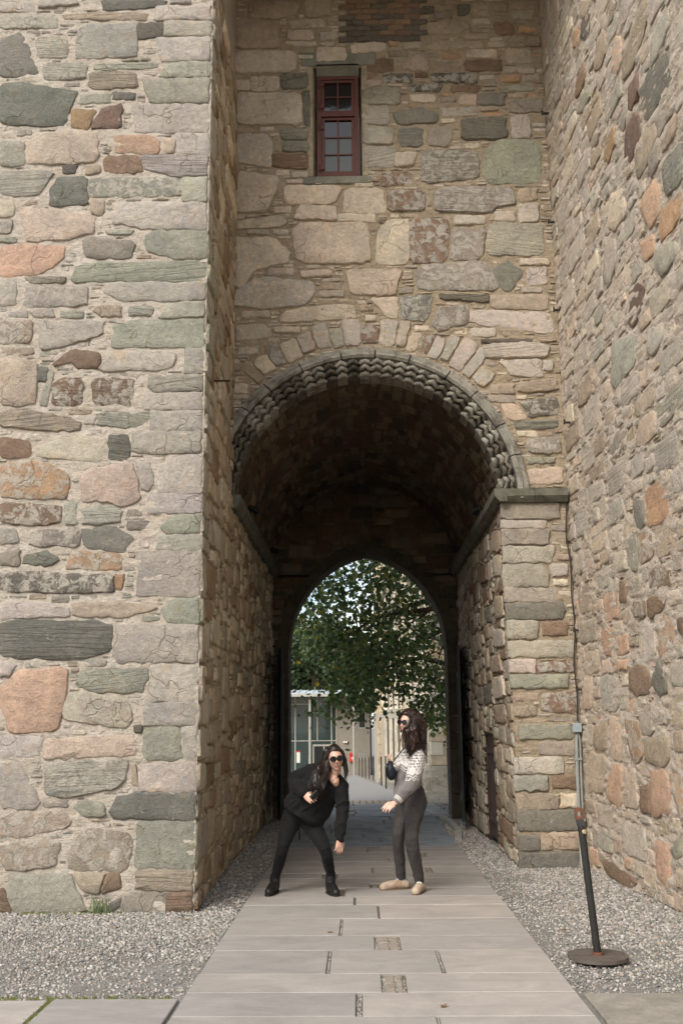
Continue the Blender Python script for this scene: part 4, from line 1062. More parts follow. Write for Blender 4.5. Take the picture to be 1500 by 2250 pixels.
for dx, r in ((-.018,.019),(.022,.011)): MB().tube([(dx-.02,-.03,-.02),(dx-.02,0,.15),(dx-.01,.0,1.0),(dx,0,1.34),(dx*.6,0,1.42)], r, 10).build('pipe', M_CON, cd)
for z in (.5, 1.15): MB().box(-.06,.03,-.02,.01,z-.012,z+.012).build('clip', M_CON, cd)
# iron pins
M_IRN = plain('dark_iron', (44,36,28), .8, .2, 40, 0)
hooks = [((1205,248),.06,'iron pin highest on the right wall near the corner, beside the grey rubble'),((1178,252),.05,'short iron pin tucked in the corner at the height of the highest pin'),((1218,487),.055,'iron pin in the corner of the right wall, second from the top'),((1230,680),.055,'iron pin in the corner above the arch springing, third from the top'),((1255,928),.06,'iron pin just above the right end of the dark impost ledge'),
         ((1253,1190),.03,'small rusted cable cleat just below the impost ledge'),((1270,1385),.03,'small rusted cable cleat halfway down the cable'),((1278,1515),.035,'small rusted cable cleat just above the junction box')]
for (p, l, lb) in hooks:
    u, v = SW.px(*p); c = SW.m(np.array([u]), np.array([v]), np.array([0.]))[0]; hk = empty('iron_pin', c, lb, 'iron pin', 'iron pins set in the wall corner')
    MB().box(-l*1.2,.03,-.011,.011,-.011,.011).build('shank', M_IRN, hk); MB().box(-l*1.2-.018,-l*1.2,-.012,.012,-.02,.035).build('head', M_IRN, hk)
hk = empty('iron_pin', (XL, 9.6, 4.98), 'thin iron pin sticking out of the shaded side of the left buttress', 'iron pin', 'iron pins set in the wall corner'); MB().box(-.03,.16,-.008,.008,-.008,.008).build('shank', M_IRN, hk)
# spotlights in the passage
M_LAMP = plain('black_lamp', (24,23,22), .5, .1, 10, 0)
for (x, y, z, s, lb) in ((XP,12.8,4.33,1,'black spotlight on the left ledge nearest the entrance'),(XR,13.0,4.33,-1,'black spotlight on the right ledge nearest the entrance'),(XR,16.0,4.33,-1,'black spotlight on the right ledge deep in the passage'),(XP,16.0,4.33,1,'black spotlight on the left ledge deep in the passage')):
    lp = empty('spotlight', (x+s*.11, y, z-.09), lb, 'spotlight', 'spotlights on the passage ledges')
    MB().box(-.025,.025,-.05,.05,0,.016).build('base_plate', M_LAMP, lp); MB().tube([(0,-.045,.012),(0,-.055,.07),(0,-.045,.13)], .007, 6).tube([(0,.045,.012),(0,.055,.07),(0,.045,.13)], .007, 6).build('bracket', M_LAMP, lp)
    MB().tube([(-s*.03,0,.12),(s*.03,0,.1),(s*.10,0,.06)], [.03,.042,.05], 12).build('lamp_head', M_LAMP, lp); MB().tube([(s*.101,0,.0595),(s*.106,0,.057)], .042, 12).build('lens', M_PANE, lp)
# side door with padlock in the right passage wall
M_DOOR = plain('dark_red_door', (72,50,40), .8, .3, 20, .003, c2=(52,40,34)); M_GATE = plain('dark_green_gate', (34,42,40), .7, .25, 16, .003, c2=(24,28,27)); M_STRAP = plain('blue_grey_strap', (88,104,106), .6, .2, 20, .001)
sdn = empty('cupboard_door', (XR+.05, YB+1.78, .05), 'low dark wooden cupboard door with a padlock in the right passage wall', 'door')
for k in range(5): MB().box(-.01-.004*(k % 2),.03, .02+k*.2, .215+k*.2, 0, 1.34, .003).build('board', M_DOOR, sdn)
for z in (.2, 1.1): MB().box(-.028,-.0145,.02,1.0,z,z+.06).build('rail', M_DOOR, sdn)
MB().box(-.03,.06,-.035,.018,-.05,1.38).box(-.03,.06,1.022,1.07,-.05,1.38).box(-.03,.06,.0185,1.0215,1.342,1.39).build('door_frame', M_DOOR, sdn)
pl = MB(); pl.box(-.055,-.035,.0,.05,.78,.85,.004).build('padlock', M_CON, sdn); MB().tube([(-.045,.008,.85),(-.045,.008,.89),(-.045,.025,.905),(-.045,.042,.89),(-.045,.042,.85)], .005, 6).build('shackle', M_CON, sdn)
# gate leaves opened back into the passage
def gate(x, y0, y1, s, lb):
    r_ = empty('gate_leaf', (x, y0, 0), lb, 'gate', 'opened gate leaves inside the passage'); Lg = y1-y0; n = 7
    for k in range(n):
        h = 2.72+.12*k/n if True else 0
        MB().box(-.02-.003*(k % 2), .02, Lg*k/n+.003, Lg*(k+1)/n-.003, .12, h, .004).build('board', M_GATE, r_)
    for z in (.42, 2.25): MB().box(*sorted((s*.022+s*.002, s*.034)), .0, Lg-.02, z, z+.075, .003).build('strap_hinge', M_STRAP, r_)
    MB().tube([(s*.03,.05,2.2),(s*.05,Lg*.6,.75)], .004, 5).build('cord', M_STRAP, r_)
    r_.rotation_euler = (0,0,math.radians(s*6)); return r_
gate(1.50, 15.4, 17.3, -1, 'dark green plank gate leaf folded back against the right passage wall')
gate(-1.22, 15.7, 17.3, 1, 'dark green plank gate leaf folded back against the left passage wall')
# ------------------------------------------------------------ courtyard beyond
M_ASP = plain('asphalt_path', (132,132,130), .9, .1, 20, .002); M_KRB = plain('kerb_stone', (150,148,138), .9, .2, 8, .004)
def strip(name, pts, mat, dz):
    V = []; F = []
    for i, (y, xa, xb) in enumerate(pts): V += [(xa, y, gz(y)+dz), (xb, y, gz(y)+dz)]
    for i in range(len(pts)-1): F.append((2*i, 2*i+1, 2*i+3, 2*i+2))
    o = MB().add(V, F).build(name, mat); o['kind'] = 'structure'; return o
strip('asphalt_path', [(24.5,-3.2,1.35),(34,-2.8,.95),(45,-2.2,.35),(55,-1.6,-.05),(64,-8,-.1),(64.9,-8,.2)], M_ASP, .002)
band = empty('cobble_band', (0, 22, 0)); band['kind'] = 'structure'
for r_ in range(2):
    for k in range(26):
        x0 = -1.7+k*.15; y0 = ylast+.05+r_*1.05
        if y0+1.0 < 24.6: slab(x0, x0+.142, y0, y0+1.0, M_SET if (k*7+r_*3) % 5 else M_OLD, 'cobble', band, .0)
M_COB = plain('courtyard_setts', (150,142,126), .9, .25, 30, .006)
kb = empty('kerb', (0, 18, 0)); kb['kind'] = 'structure'
KP = [(1.26,14.2),(1.36,15.2),(1.36,16.4),(1.3,17.6),(1.15,19.0),(1.02,20.4),(.95,21.8)]
for i in range(len(KP)-1):
    (xa,ya),(xb,yb) = KP[i], KP[i+1]
    V = [(xa,ya-18,gz(ya)-.1),(xa+.09,ya-18,gz(ya)-.1),(xb+.09,yb-18.01,gz(yb)-.1),(xb,yb-18.01,gz(yb)-.1)]; V += [(a_,b2,c_+.14) for a_,b2,c_ in V]
    if i > 2 or True: MB().add(V, [(0,1,2,3),(4,7,6,5),(0,4,5,1),(1,5,6,2),(2,6,7,3),(3,7,4,0)]).build('kerb_stone', M_KRB, kb)
# ------------------------------------------------------------ modern visitor building
BY, BZ = 65.0, gz(65)
def bx(px, py=1600, yy=BY):   # image column -> metres at the building's depth
    d = CAMR @ Vector(((px-750)/FL, -(py-1125)/FL, -1)); return (d*(yy/d.y)).x
def bz(py, px=720, yy=BY):
    d = CAMR @ Vector(((px-750)/FL, -(py-1125)/FL, -1)); return 1.55+(d*(yy/d.y)).z
M_ZN = plain('zinc_roof', (176,184,188), .5, .08, 4, .001); M_FAS = plain('fascia_panel', (170,168,160), .6, .06, 4, 0); M_REN = plain('grey_render', (136,129,117), .92, .1, 3, .002)
M_STEEL = plain('painted_steel', (160,156,146), .5, .06, 4, 0); M_RED2 = plain('bright_red_box', (206,48,36), .4, .06, 5, 0); M_WHT = plain('white_paper', (214,210,202), .6, .04, 5, 0); M_INT = plain('interior_dark', (40,46,44), .8, .3, 2, 0); M_COLI = plain('inner_pale_column', (150,162,146), .8, .15, 2, 0)
m, t, b_ = nodes('curtain_glass'); b_.inputs['Base Color'].default_value = (.09,.13,.12,1); b_.inputs['Roughness'].default_value = .03; b_.inputs['Transmission Weight'].default_value = .6; b_.inputs['Specular IOR Level'].default_value = .35; b_.inputs['IOR'].default_value = 1.45; M_GL = m
bd = empty('visitor_building', (bx(720), BY, BZ), 'modern low building with a glass front and flat zinc roof beyond the far arch', 'building')
ox, oz = bd.location.x, bd.location.z
X = lambda px: bx(px)-ox
Z = lambda py: bz(py)-oz
zt, zb_ = Z(1532), 0
xg0, xg1, xw1 = X(560), X(739), X(813)
MB().box(xg1, xw1, 0, 8, -.2, zt).build('wall', M_REN, bd)
MB().box(X(480), xg1-.01, 4.5, 4.7, -.2, zt).build('wall', M_INT, bd)
MB().box(X(480), xg1-.01, .05, 4.5, -.15, .0).build('floor_slab', M_KRB, bd)
MB().box(X(480), X(803), -1.5, 8.2, zt+.003, zt+.1).build('soffit', M_FAS, bd)
r0, r1 = zt+.1, Z(1527); k = 0; x = X(480)
while x < X(803):
    x1 = min(X(803), x+.48); MB().box(x+.01, x1-.01, -1.53, -1.49, zt+.0, Z(1526)).build('fascia_panel', M_FAS, bd); x = x1
MB().add([(X(480),-1.5,Z(1525.5)),(X(803),-1.5,Z(1525.5)),(X(803)-.1,3,Z(1513)),(X(480),3,Z(1513)),(X(480),-1.5,zt+.1),(X(803),-1.5,zt+.1),(X(803)-.1,8,zt+.1),(X(480),8,zt+.1)], [(0,1,2,3),(0,4,5,1),(1,5,6,2),(3,7,4,0),(2,6,7,3)]).build('roof', M_ZN, bd)
for px in range(640, 800, 16): MB().add([(X(px)-.02,-1.5,Z(1525.5)),(X(px)+.02,-1.5,Z(1525.5)),(X(px)+.02,3,Z(1513)+.01),(X(px)-.02,3,Z(1513)+.01),(X(px)-.02,-1.5,Z(1525.5)+.05),(X(px)+.02,-1.5,Z(1525.5)+.05),(X(px)+.02,3,Z(1513)+.06),(X(px)-.02,3,Z(1513)+.06)], [(4,5,6,7),(0,4,7,3),(1,2,6,5),(0,1,5,4)]).build('roof_seam', M_ZN, bd)
for px in (683, 777): MB().tube([(X(px),-1.2,-.3),(X(px),-1.2,zt)], .075, 12).build('column', M_STEEL, bd)
cw = empty('glass_front'); cw.parent = bd
ver = [633, 648.5, 679, 697, 728, 738.5]; hor = [(1628, 560, 739), (1547, 560, 739), (1700, 560, 690)]
for px in ver:
    top_ = zt; bot = Z(1703) if px not in (697,) else Z(1628)
    MB().box(X(px)-.035, X(px)+.035, -.03, .05, bot, top_).build('mullion', M_STEEL, cw)
for py, a_, b2 in hor: MB().box(X(a_), X(b2)-.04, -.025, .045, Z(py)-.03, Z(py)+.03).build('transom', M_STEEL, cw)
xsg = [X(p) for p in (600, 633, 648.5, 679, 728, 738.5)]
for i in range(len(xsg)-1):
    for za, zb2 in ((Z(1700)+.04, Z(1628)-.04), (Z(1628)+.04, zt-.02)): MB().box(xsg[i]+.04, xsg[i+1]-.04, .0, .01, za, zb2).build('pane', M_GL, cw)
dr = empty('entrance_door'); dr.parent = bd
MB().box(X(687), X(731), -.06, .0, Z(1640)-.0, Z(1636)).box(X(687), X(689.5), -.06, 0, Z(1702), Z(1640)-.002).box(X(710), X(713), -.06, 0, Z(1702), Z(1640)-.002).box(X(728.5), X(731), -.06, 0, Z(1702), Z(1640)-.002).build('door_frame', M_STEEL, dr)
MB().box(X(690), X(709.5), -.05,-.03, Z(1701), Z(1641)).build('door_glass', M_PANE, dr); MB().box(X(713.5), X(728), -.05,-.03, Z(1701), Z(1641)).build('door_glass', M_PANE, dr)
for px in range(691, 709, 3): MB().box(X(px), X(px)+.03, -.058,-.051, Z(1700), Z(1642)).build('door_slat', M_INT, dr)
MB().tube([(X(667),1.8,0),(X(667),1.8,Z(1615)),(X(665),1.8,Z(1590)),(X(665.5),1.8,Z(1570)),(X(668),1.8,zt)], [.32,.32,.38,.36,.16], 14).build('inner_column', M_COLI, bd)
MB().box(X(651.5), X(659), -.012,-.002, Z(1676), Z(1653)).build('notice', M_WHT, bd); MB().box(X(651.5), X(659), -.013,-.001, Z(1652.8), Z(1650)).build('notice_header', M_RED2, bd)
w_ = empty('window'); w_.parent = bd
MB().box(X(788), X(802.5), -.02,.0, Z(1602), Z(1599.5)).box(X(788), X(789), -.02,0, Z(1599.4), Z(1566)).box(X(801.5), X(802.5), -.02,0, Z(1599.4), Z(1566)).build('frame', M_STEEL, w_); MB().box(X(789)+.01, X(801.5)-.01, -.012, 0, Z(1599.4), Z(1566)).build('pane', M_PANE, w_)
MB().box(X(787), X(807), -.02, -.001, Z(1671.5), Z(1655)).build('vent_panel', M_KRB, bd)
for k in range(6): MB().box(X(788), X(806), -.03,-.021, Z(1671.5)+.06+k*.075, Z(1671.5)+.09+k*.075).build('louvre', M_REN, bd)
MB().tube([(X(814),-.1,-.1),(X(814),-.1,zt)], .05, 8).build('downpipe', M_LAMP, bd)
MB().box(X(565), X(640), -1.6, -.5, Z(1726)-.1, Z(1703)-.02).build('plinth', M_KRB, bd)
ml = empty('letter_box', (bx(771.5), BY-.12, bz(1675)), 'bright red wall letter box beside the thin white column', 'letter box'); h_ = bz(1655)-bz(1675)
MB().box(-.13,.13,-.1,.11,0,h_,.03).build('body', M_RED2, ml); MB().box(-.0,.12,-.108,-.101,h_*.32,h_*.5).build('label_plate', M_WHT, ml); MB().box(-.1,.1,-.112,-.102,h_*.74,h_*.8).build('slot', M_LAMP, ml)
lt = empty('wall_lamp', (bx(760), BY-.02, bz(1632)), 'small white twin lamp on the grey rendered wall', 'wall lamp')
MB().tube([(-.12,-.12,.02),(-.1,-.02,.0)], .06, 10).build('lamp_head', M_WHT, lt); MB().tube([(.02,-.12,.02),(.02,-.02,.0)], .06, 10).build('lamp_head', M_WHT, lt); MB().tube([(.1,-.05,0),(.16,.0,-.02)], .04, 8).build('bracket', M_LAMP, lt)
# ------------------------------------------------------------ cathedral front, seen along its face
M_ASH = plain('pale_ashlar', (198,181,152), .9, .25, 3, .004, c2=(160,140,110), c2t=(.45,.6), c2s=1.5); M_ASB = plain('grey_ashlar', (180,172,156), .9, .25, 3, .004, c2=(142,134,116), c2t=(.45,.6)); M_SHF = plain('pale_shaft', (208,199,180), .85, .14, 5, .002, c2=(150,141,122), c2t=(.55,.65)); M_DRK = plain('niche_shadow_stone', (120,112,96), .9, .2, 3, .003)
cat = empty('cathedral', (2.5, 25.6, gz(25.6)), 'pale carved stone cathedral front with rows of slender shafts, right of the courtyard', 'cathedral'); co_ = Vector(cat.location)
def cx(px, yy): return bx(px, 1600, yy)-co_.x
def cy(yy): return yy-co_.y
def zc(yy): return gz(yy)-co_.z
KP2 = [(1120,26.2),(967,26.2),(964,33),(900,38),(890,38.4),(886,42),(846,46),(829,46.4),(824,62)]
for i in range(len(KP2)-1):
    (pa,ya),(pb,yb) = KP2[i], KP2[i+1]; xa, xb = cx(pa,ya), cx(pb,yb)
    if i == 0: continue
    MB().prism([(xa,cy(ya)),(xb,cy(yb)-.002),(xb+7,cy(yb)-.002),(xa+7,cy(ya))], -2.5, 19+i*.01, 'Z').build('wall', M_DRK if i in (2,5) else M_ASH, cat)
def shaft(x, y, z0, z1, r, cap=True, mat=None):
    mb = MB().tube([(x,y,z0),(x,y,z1)], r, 9)
    if cap:
        mb.tube([(x,y,z1-.02),(x,y,z1+.06),(x,y,z1+.18),(x,y,z1+.24)], [r*1.15,r*1.3,r*2.0,r*2.1], 9).tube([(x,y,z0-.02),(x,y,z0+.05),(x,y,z0+.12)], [r*1.8,r*1.6,r*1.2], 9)
    mb.build('shaft', mat or M_SHF, cat)
# pier nearest the gate: stepped moulded base and ashlar courses
def pier(pxl, ya, yb, xr, top):
    xl = cx(pxl, ya); a_, b2 = cy(ya), cy(yb); zo = zc(ya)
    for k, (e_, z0, z1) in enumerate(((.46,-.6,.16),(.34,.163,.38),(.25,.383,.5),(.17,.503,.66),(.09,.663,.78))):
        MB().prism([(xl-e_, a_-e_+.16),(xl-e_, b2),(xr, b2),(xr, a_-e_),(xl-e_+.16, a_-e_)], z0+zo, z1+zo, 'Z').build('plinth', M_ASB, cat)
    z = .786+zo; r_ = 0
    while z < top:
        h = rng.uniform(.24,.36); x = xl
        while x < xr-.05:
            x1 = min(xr, x+rng.uniform(.3,.55)); x1 = xr if xr-x1 < .2 else x1; MB().box(x+.005, x1-.005, a_+rng.uniform(0,.008), b2, z+.004, z+h-.004, .008).build('ashlar_block', (M_ASB, M_ASH, M_SHF)[rng.integers(3)], cat); x = x1
        z += h; r_ += 1
pier(945, 25.8, 27.2, 1.4, 9)
for px in (940, 950): shaft(cx(px, 26.6)-.0, cy(26.3), .72+zc(26), 8.5, .05)
xs_, ys_ = cx(829,46.4), cy(46.35); z = -.6+zc(46)
while z < 6:      # brown ashlar beside the canopy
    h = rng.uniform(.28,.4); x = xs_
    for w in ((.22,.45,.2) if rng.random() < .5 else (.4,.3,.17)): MB().box(x+.005, x+w-.005, ys_-.16, ys_-.0, z+.005, z+h-.005, .01).build('ashlar_block', (M_ASB, M_ASH, M_ASH)[rng.integers(3)], cat); x += w
    z += h
def splay(p0, y0, p1, y1, step, r):
    n = int(abs(p1-p0)/step); zo = zc(y0)
    q = [(cx(p0,y0)-.22,cy(y0)-.2),(cx(p1,y1)-.22,cy(y1)-.2),(cx(p1,y1)+.5,cy(y1)),(cx(p0,y0)+.5,cy(y0))]; MB().prism(q, -.8+zo, .3+zo, 'Z').build('plinth', M_ASB, cat); MB().prism([(a_+.07,b2+.05) for a_, b2 in q], .303+zo, .52+zo, 'Z').build('plinth', M_ASB, cat)
    for k in range(n+1):
        f = k/n; px = p0+(p1-p0)*f; yy = y0+(y1-y0)*f; x, y = cx(px, yy)-.06-(.05 if k % 2 else 0), cy(yy)-.06
        shaft(x, y, .52+zo, 2.62+zo, r); shaft(x+.03, y+.03, 3.0+zo, 4.6+zo+.25*math.sin(f*3.14), r*.85, True)
    MB().prism([(a_+.03,b2+.03) for a_, b2 in q], 2.86+zo, 2.99+zo, 'Z').build('string_course', M_ASB, cat)
    for lv in range(4):
        zb = 5.1+zo+lv*2.5; MB().prism([(a_+.06,b2+.03) for a_, b2 in q], zb-.12, zb, 'Z').build('string_course', M_ASB, cat); m_ = int(n*1.2)
        for k in range(m_+1):
            f = k/m_; px = p0+(p1-p0)*f; yy = y0+(y1-y0)*f; shaft(cx(px,yy)-.05+.05*((k*3) % 2), cy(yy)-.05, zb, zb+1.75, r*.75, k % 2 == 0)
            if k % 3 == 1: MB().ellip((cx(px,yy)-.1, cy(yy)-.12, zb+.6), (.08,.09,.5), 8, 6).ellip((cx(px,yy)-.1, cy(yy)-.12, zb+1.2), (.055,.055,.08), 8, 6).build('statue', M_ASB, cat)
splay(958, 33.2, 902, 38, 6.5, .045); splay(884, 42.2, 848, 46, 6, .05)
cn = empty('canopy_frame', (.62, 42, gz(42)), 'white square canopy frame beside the cathedral porch', 'frame')
for (dx, dy) in ((0,0),(.24,-1.5),(0,3.5)): MB().box(dx-.05,dx+.05,dy-.05,dy+.05,0,2.6).build('post', M_STEEL, cn)
MB().box(-.06,1.5,-.06,.06,2.603,2.78).box(-.06,.06,.061,3.6,2.603,2.78).build('beam', M_STEEL, cn)
fps = [(848,1734,1680),(838,1726,1682),(829,1720,1681),(820,1715,1682),(811,1712,1683),(803,1710,1684),(796,1708,1683),(789,1706,1683)]
for i, (px, pb, pt) in enumerate(fps):
    d = CAMR @ Vector(((px-750)/FL, -(pb-1125)/FL, -1)); sl_ = d.z/d.y; yy = (1.55-.612)/(-sl_-.034) if -sl_ > .034 else 60; yy = min(62, yy); xx = d.x/d.y*yy
    r_ = empty('railing_post', (xx, yy, gz(yy)), ['railing post nearest the cathedral, by the standing woman\'s bag','second railing post along the asphalt path from the near end','third railing post along the asphalt path','fourth railing post along the asphalt path','fifth railing post along the asphalt path','sixth railing post along the asphalt path','seventh railing post, near the building','railing post nearest the visitor building'][i], 'post', 'thin dark railing posts along the path')
    MB().box(-.025,.025,-.025,.025,-.05,1.02).build('post', M_IRN, r_); MB().box(-.03,.03,-.03,.03,1.021,1.05).build('cap', M_IRN, r_)
# ------------------------------------------------------------ trees
m, t, b_ = nodes('tree_leaf'); at = N(t, 'ShaderNodeAttribute'); at.attribute_name = 'Col'; t.links.new(at.outputs['Color'], b_.inputs['Base Color']); b_.inputs['Roughness'].default_value = .55
tl = N(t, 'ShaderNodeBsdfTranslucent'); t.links.new(at.outputs['Color'], tl.inputs['Color']); ms = N(t, 'ShaderNodeMixShader'); ms.inputs[0].default_value = .3
t.links.new(b_.outputs[0], ms.inputs[1]); t.links.new(tl.outputs[0], ms.inputs[2]); t.links.new(ms.outputs[0], t.nodes['Material Output'].inputs['Surface']); M_TL = m
M_BARK = plain('bark', (74,62,48), .95, .3, 20, .01)
def leaves(name, C_, size, cols, parent, frac_y=.0, ycol=(.36,.3,.03)):
    n = len(C_); s = size*rng.uniform(.6,1.25,n); a_ = rng.normal(0,1,(n,3)); a_ /= np.linalg.norm(a_,axis=1,keepdims=True); nr = rng.normal(0,1,(n,3))+np.array([0,-.3,.9]); b = np.cross(a_,nr); b /= np.linalg.norm(b,axis=1,keepdims=True)
    shp = [(-.5,0,0),(-.28,.42,.08),(.12,.5,.1),(.55,.0,.0),(.12,-.5,.1),(-.28,-.42,.08)]; cr = np.cross(a_,b)
    V = np.stack([C_+(a_*p[0]+b*p[1]+cr*p[2])*s[:,None] for p in shp],1).reshape(-1,3); k = np.arange(n)[:,None]*6
    F = np.concatenate([k+np.array([[0,3,2,1]]), k+np.array([[0,5,4,3]])],0).tolist()
    col = np.array(cols)[rng.integers(len(cols),size=n)]*rng.uniform(.6,1.35,(n,1)); y_m = rng.random(n) < frac_y; 
    cl = vn(C_[:,0]*2.2, C_[:,1]*2.2, C_[:,2]*2.2); y_m |= (cl > .66) & (rng.random(n) < .55) if frac_y > 0 else False
    col[y_m] = np.array(ycol)*rng.uniform(.7,1.2,(y_m.sum(),1))
    return mesh_obj(name, V, F, M_TL, parent, np.repeat(col,6,0), None, None)
TY = 21.5
def ipt(px, py, yy):
    d = CAMR @ Vector(((px-750)/FL, -(py-1125)/FL, -1)); return np.array(CAMC)+np.array(d)*(yy/d.y)
main = empty('tree', (3.2, 21.0, gz(21)), 'leafy green tree with yellowing leaves arching over the courtyard behind the passage', 'tree'); off = np.array(main.location)
cl_ = []
for (px, py, rx_, rz_, n) in ((770,1265,80,35,15),(870,1250,80,50,20),(940,1300,60,60,12),(705,1320,55,50,22),(800,1340,100,60,36),(900,1380,80,60,19),(758,1415,70,45,34),(840,1440,80,50,24),(930,1460,60,45,12),(678,1400,40,30,13),(788,1480,50,30,22),(765,1520,30,18,9),(800,1535,35,22,8),(860,1480,50,30,10),(960,1520,30,50,12),(925,1560,28,22,6),(958,1575,26,20,7),(862,1512,16,10,3),(735,1548,22,8,5),(1010,1350,60,80,12),(1010,1470,40,60,10),(900,1180,150,60,20),(700,1200,80,60,14),(880,1080,180,60,14)):
    for _ in range(n):
        a_ = rng.normal(0,.5,2); yy = TY+rng.uniform(-2.2,2.6); cl_.append((ipt(px+a_[0]*rx_, py+a_[1]*rz_, yy)-off, rng.uniform(.12,.34)))
P_ = []
for c, r_ in cl_:
    n = int(30*(r_/.25)**1.5); P_.append(c+rng.normal(0,1,(n,3))*r_*np.array([1,1,.75]))
leaves('foliage', np.concatenate(P_), .1, [(.07,.125,.035),(.10,.16,.045),(.05,.09,.03),(.16,.21,.06)], main, .025)['kind'] = 'stuff'
mb = MB(); mb.tube([(0,0,-.2),(.05,0,1.2),(-.05,.1,2.6),(-.3,.1,4.0),(-.6,0,5.6),(-.8,0,7.5)], [.26,.21,.18,.15,.11,.04], 12).build('trunk', M_BARK, main)
hub = [np.array([-.05,.1,2.6]), np.array([-.3,.1,4.0]), np.array([-.6,0,5.2]), np.array([-.7,0,6.3])]
rr = np.random.default_rng(3)
for j, tgt in enumerate(((720,1420),(800,1300),(860,1480),(700,1300),(940,1560),(760,1490),(900,1380),(850,1200),(960,1450),(790,1380))):
    T = ipt(*tgt, TY+rr.uniform(-1,1))-off; h0 = hub[min(3, max(0, int((T[2]-1.4)/1.3)))]; pts = []; rad = []
    for q in range(9):
        f = q/8; p = h0*(1-f)+T*f+np.array([0,0,.35*math.sin(f*3.1)])+rr.normal(0,.06,3)*(f > 0); pts.append(tuple(p)); rad.append(.07*(1-f)+.012)
    bo = MB().tube(pts, rad, 7)
    for q in range(2,9):
        for _ in range(3):
            e_ = np.array(pts[q])+rr.normal(0,1,3)*np.array([.5,.4,.45]); m_ = (np.array(pts[q])+e_)/2+rr.normal(0,.05,3); bo.tube([pts[q], tuple(m_), tuple(e_)], [.016,.01,.004], 5)
    bo.build('branch', M_BARK, main)
def btree(px, base, yy, hgt, w, seed, lb, n=9000, cols=((.05,.08,.03),(.07,.1,.035),(.04,.065,.025))):
    x = bx(px, 1500, yy); r_ = empty('tree', (x, yy, gz(60)), lb, 'tree', 'trees behind the visitor building'); MB().tube([(0,0,-.3),(.2,0,hgt*.35),(-.1,0,hgt*.6),(.1,0,hgt*.9)], [.45,.34,.22,.06], 10).build('trunk', M_BARK, r_)
    q = np.random.default_rng(seed); cs = []
    for _ in range(46):
        a_, b2 = q.uniform(0,6.28), q.uniform(-1,1); rr_ = q.uniform(.35,1)**.6; cs.append(np.array([math.cos(a_)*w*rr_*math.sqrt(1-b2*b2), math.sin(a_)*w*rr_*math.sqrt(1-b2*b2), hgt*.62+b2*hgt*.36*rr_]))
    mb2 = MB()
    for c in cs[:12]: mb2.tube([(0,0,hgt*.45),tuple(c*np.array([.5,.5,1])*1.0),tuple(c)], [.12,.07,.02], 5)
    mb2.build('limb', M_BARK, r_)
    P2 = np.concatenate([c+q.normal(0,1,(n//46,3))*q.uniform(.5,1.1)*w*.16 for c in cs]); leaves('foliage', P2, .3, cols, r_)['kind'] = 'stuff'
btree(693, 0, 82, 11.5, 4.2, 1, 'dark trunked green tree rising behind the left of the zinc roof')
btree(640, 0, 90, 13, 4.5, 2, 'pale green tree at the far left edge of the arch opening', cols=((.09,.12,.045),(.07,.1,.035),(.12,.14,.05)))
btree(770, 0, 95, 12, 5, 3, 'green tree behind the middle of the zinc roof')
btree(560, 0, 84, 12, 5, 5, 'broad green tree hidden mostly by the left passage wall')
# folding stand glimpsed between the legs
fs = empty('folding_stand', (-.86, 14.0, 0), 'thin legged metal stand glimpsed behind the woman in black', 'stand')
for (a_, b2) in ((-.18,0),(.17,.0),(.0,.22)): MB().tube([(a_,b2,.0),(0,.05,.45)], .009, 6).build('leg', M_IRN, fs)
for (a_, b2) in ((-.18,0),(.17,.0)): MB().tube([(a_,b2,.012),(a_,b2,.05)], .012, 6).build('foot', M_WHT, fs)
MB().box(-.16,.16,.0,.04,.42,.62).build('panel', M_LAMP, fs)
# ------------------------------------------------------------ people
def loft(mb, secs, seg=20):
    V = []; F = []
    for c, a_, b2 in secs:
        for k in range(seg):
            t_ = 2*math.pi*k/seg; V.append(Vector(c)+Vector(a_)*math.cos(t_)+Vector(b2)*math.sin(t_))
    for i in range(len(secs)-1):
        for k in range(seg): F.append((i*seg+k, i*seg+(k+1) % seg, (i+1)*seg+(k+1) % seg, (i+1)*seg+k))
    F += [tuple(range(seg))[::-1], tuple((len(secs)-1)*seg+k for k in range(seg))]; return mb.add(V, F)
def chain(mb, pts, rad, seg=14, sub=3, caps=True):
    pts = [Vector(p) for p in pts]; P_, R_ = [], []
    for i in range(len(pts)-1):
        p0, p1, p2, p3 = pts[max(0,i-1)], pts[i], pts[i+1], pts[min(len(pts)-1,i+2)]
        for q in range(sub):
            f = q/sub; P_.append(.5*((2*p1)+(p2-p0)*f+(2*p0-5*p1+4*p2-p3)*f*f+(3*p1-p0-3*p2+p3)*f**3)); R_.append(rad[i]*(1-f)+rad[i+1]*f)
    P_.append(pts[-1]); R_.append(rad[-1]); mb.tube(P_, R_, seg)
    if caps: mb.ellip(P_[0], (R_[0],)*3, seg, 8).ellip(P_[-1], (R_[-1],)*3, seg, 8)
    return mb
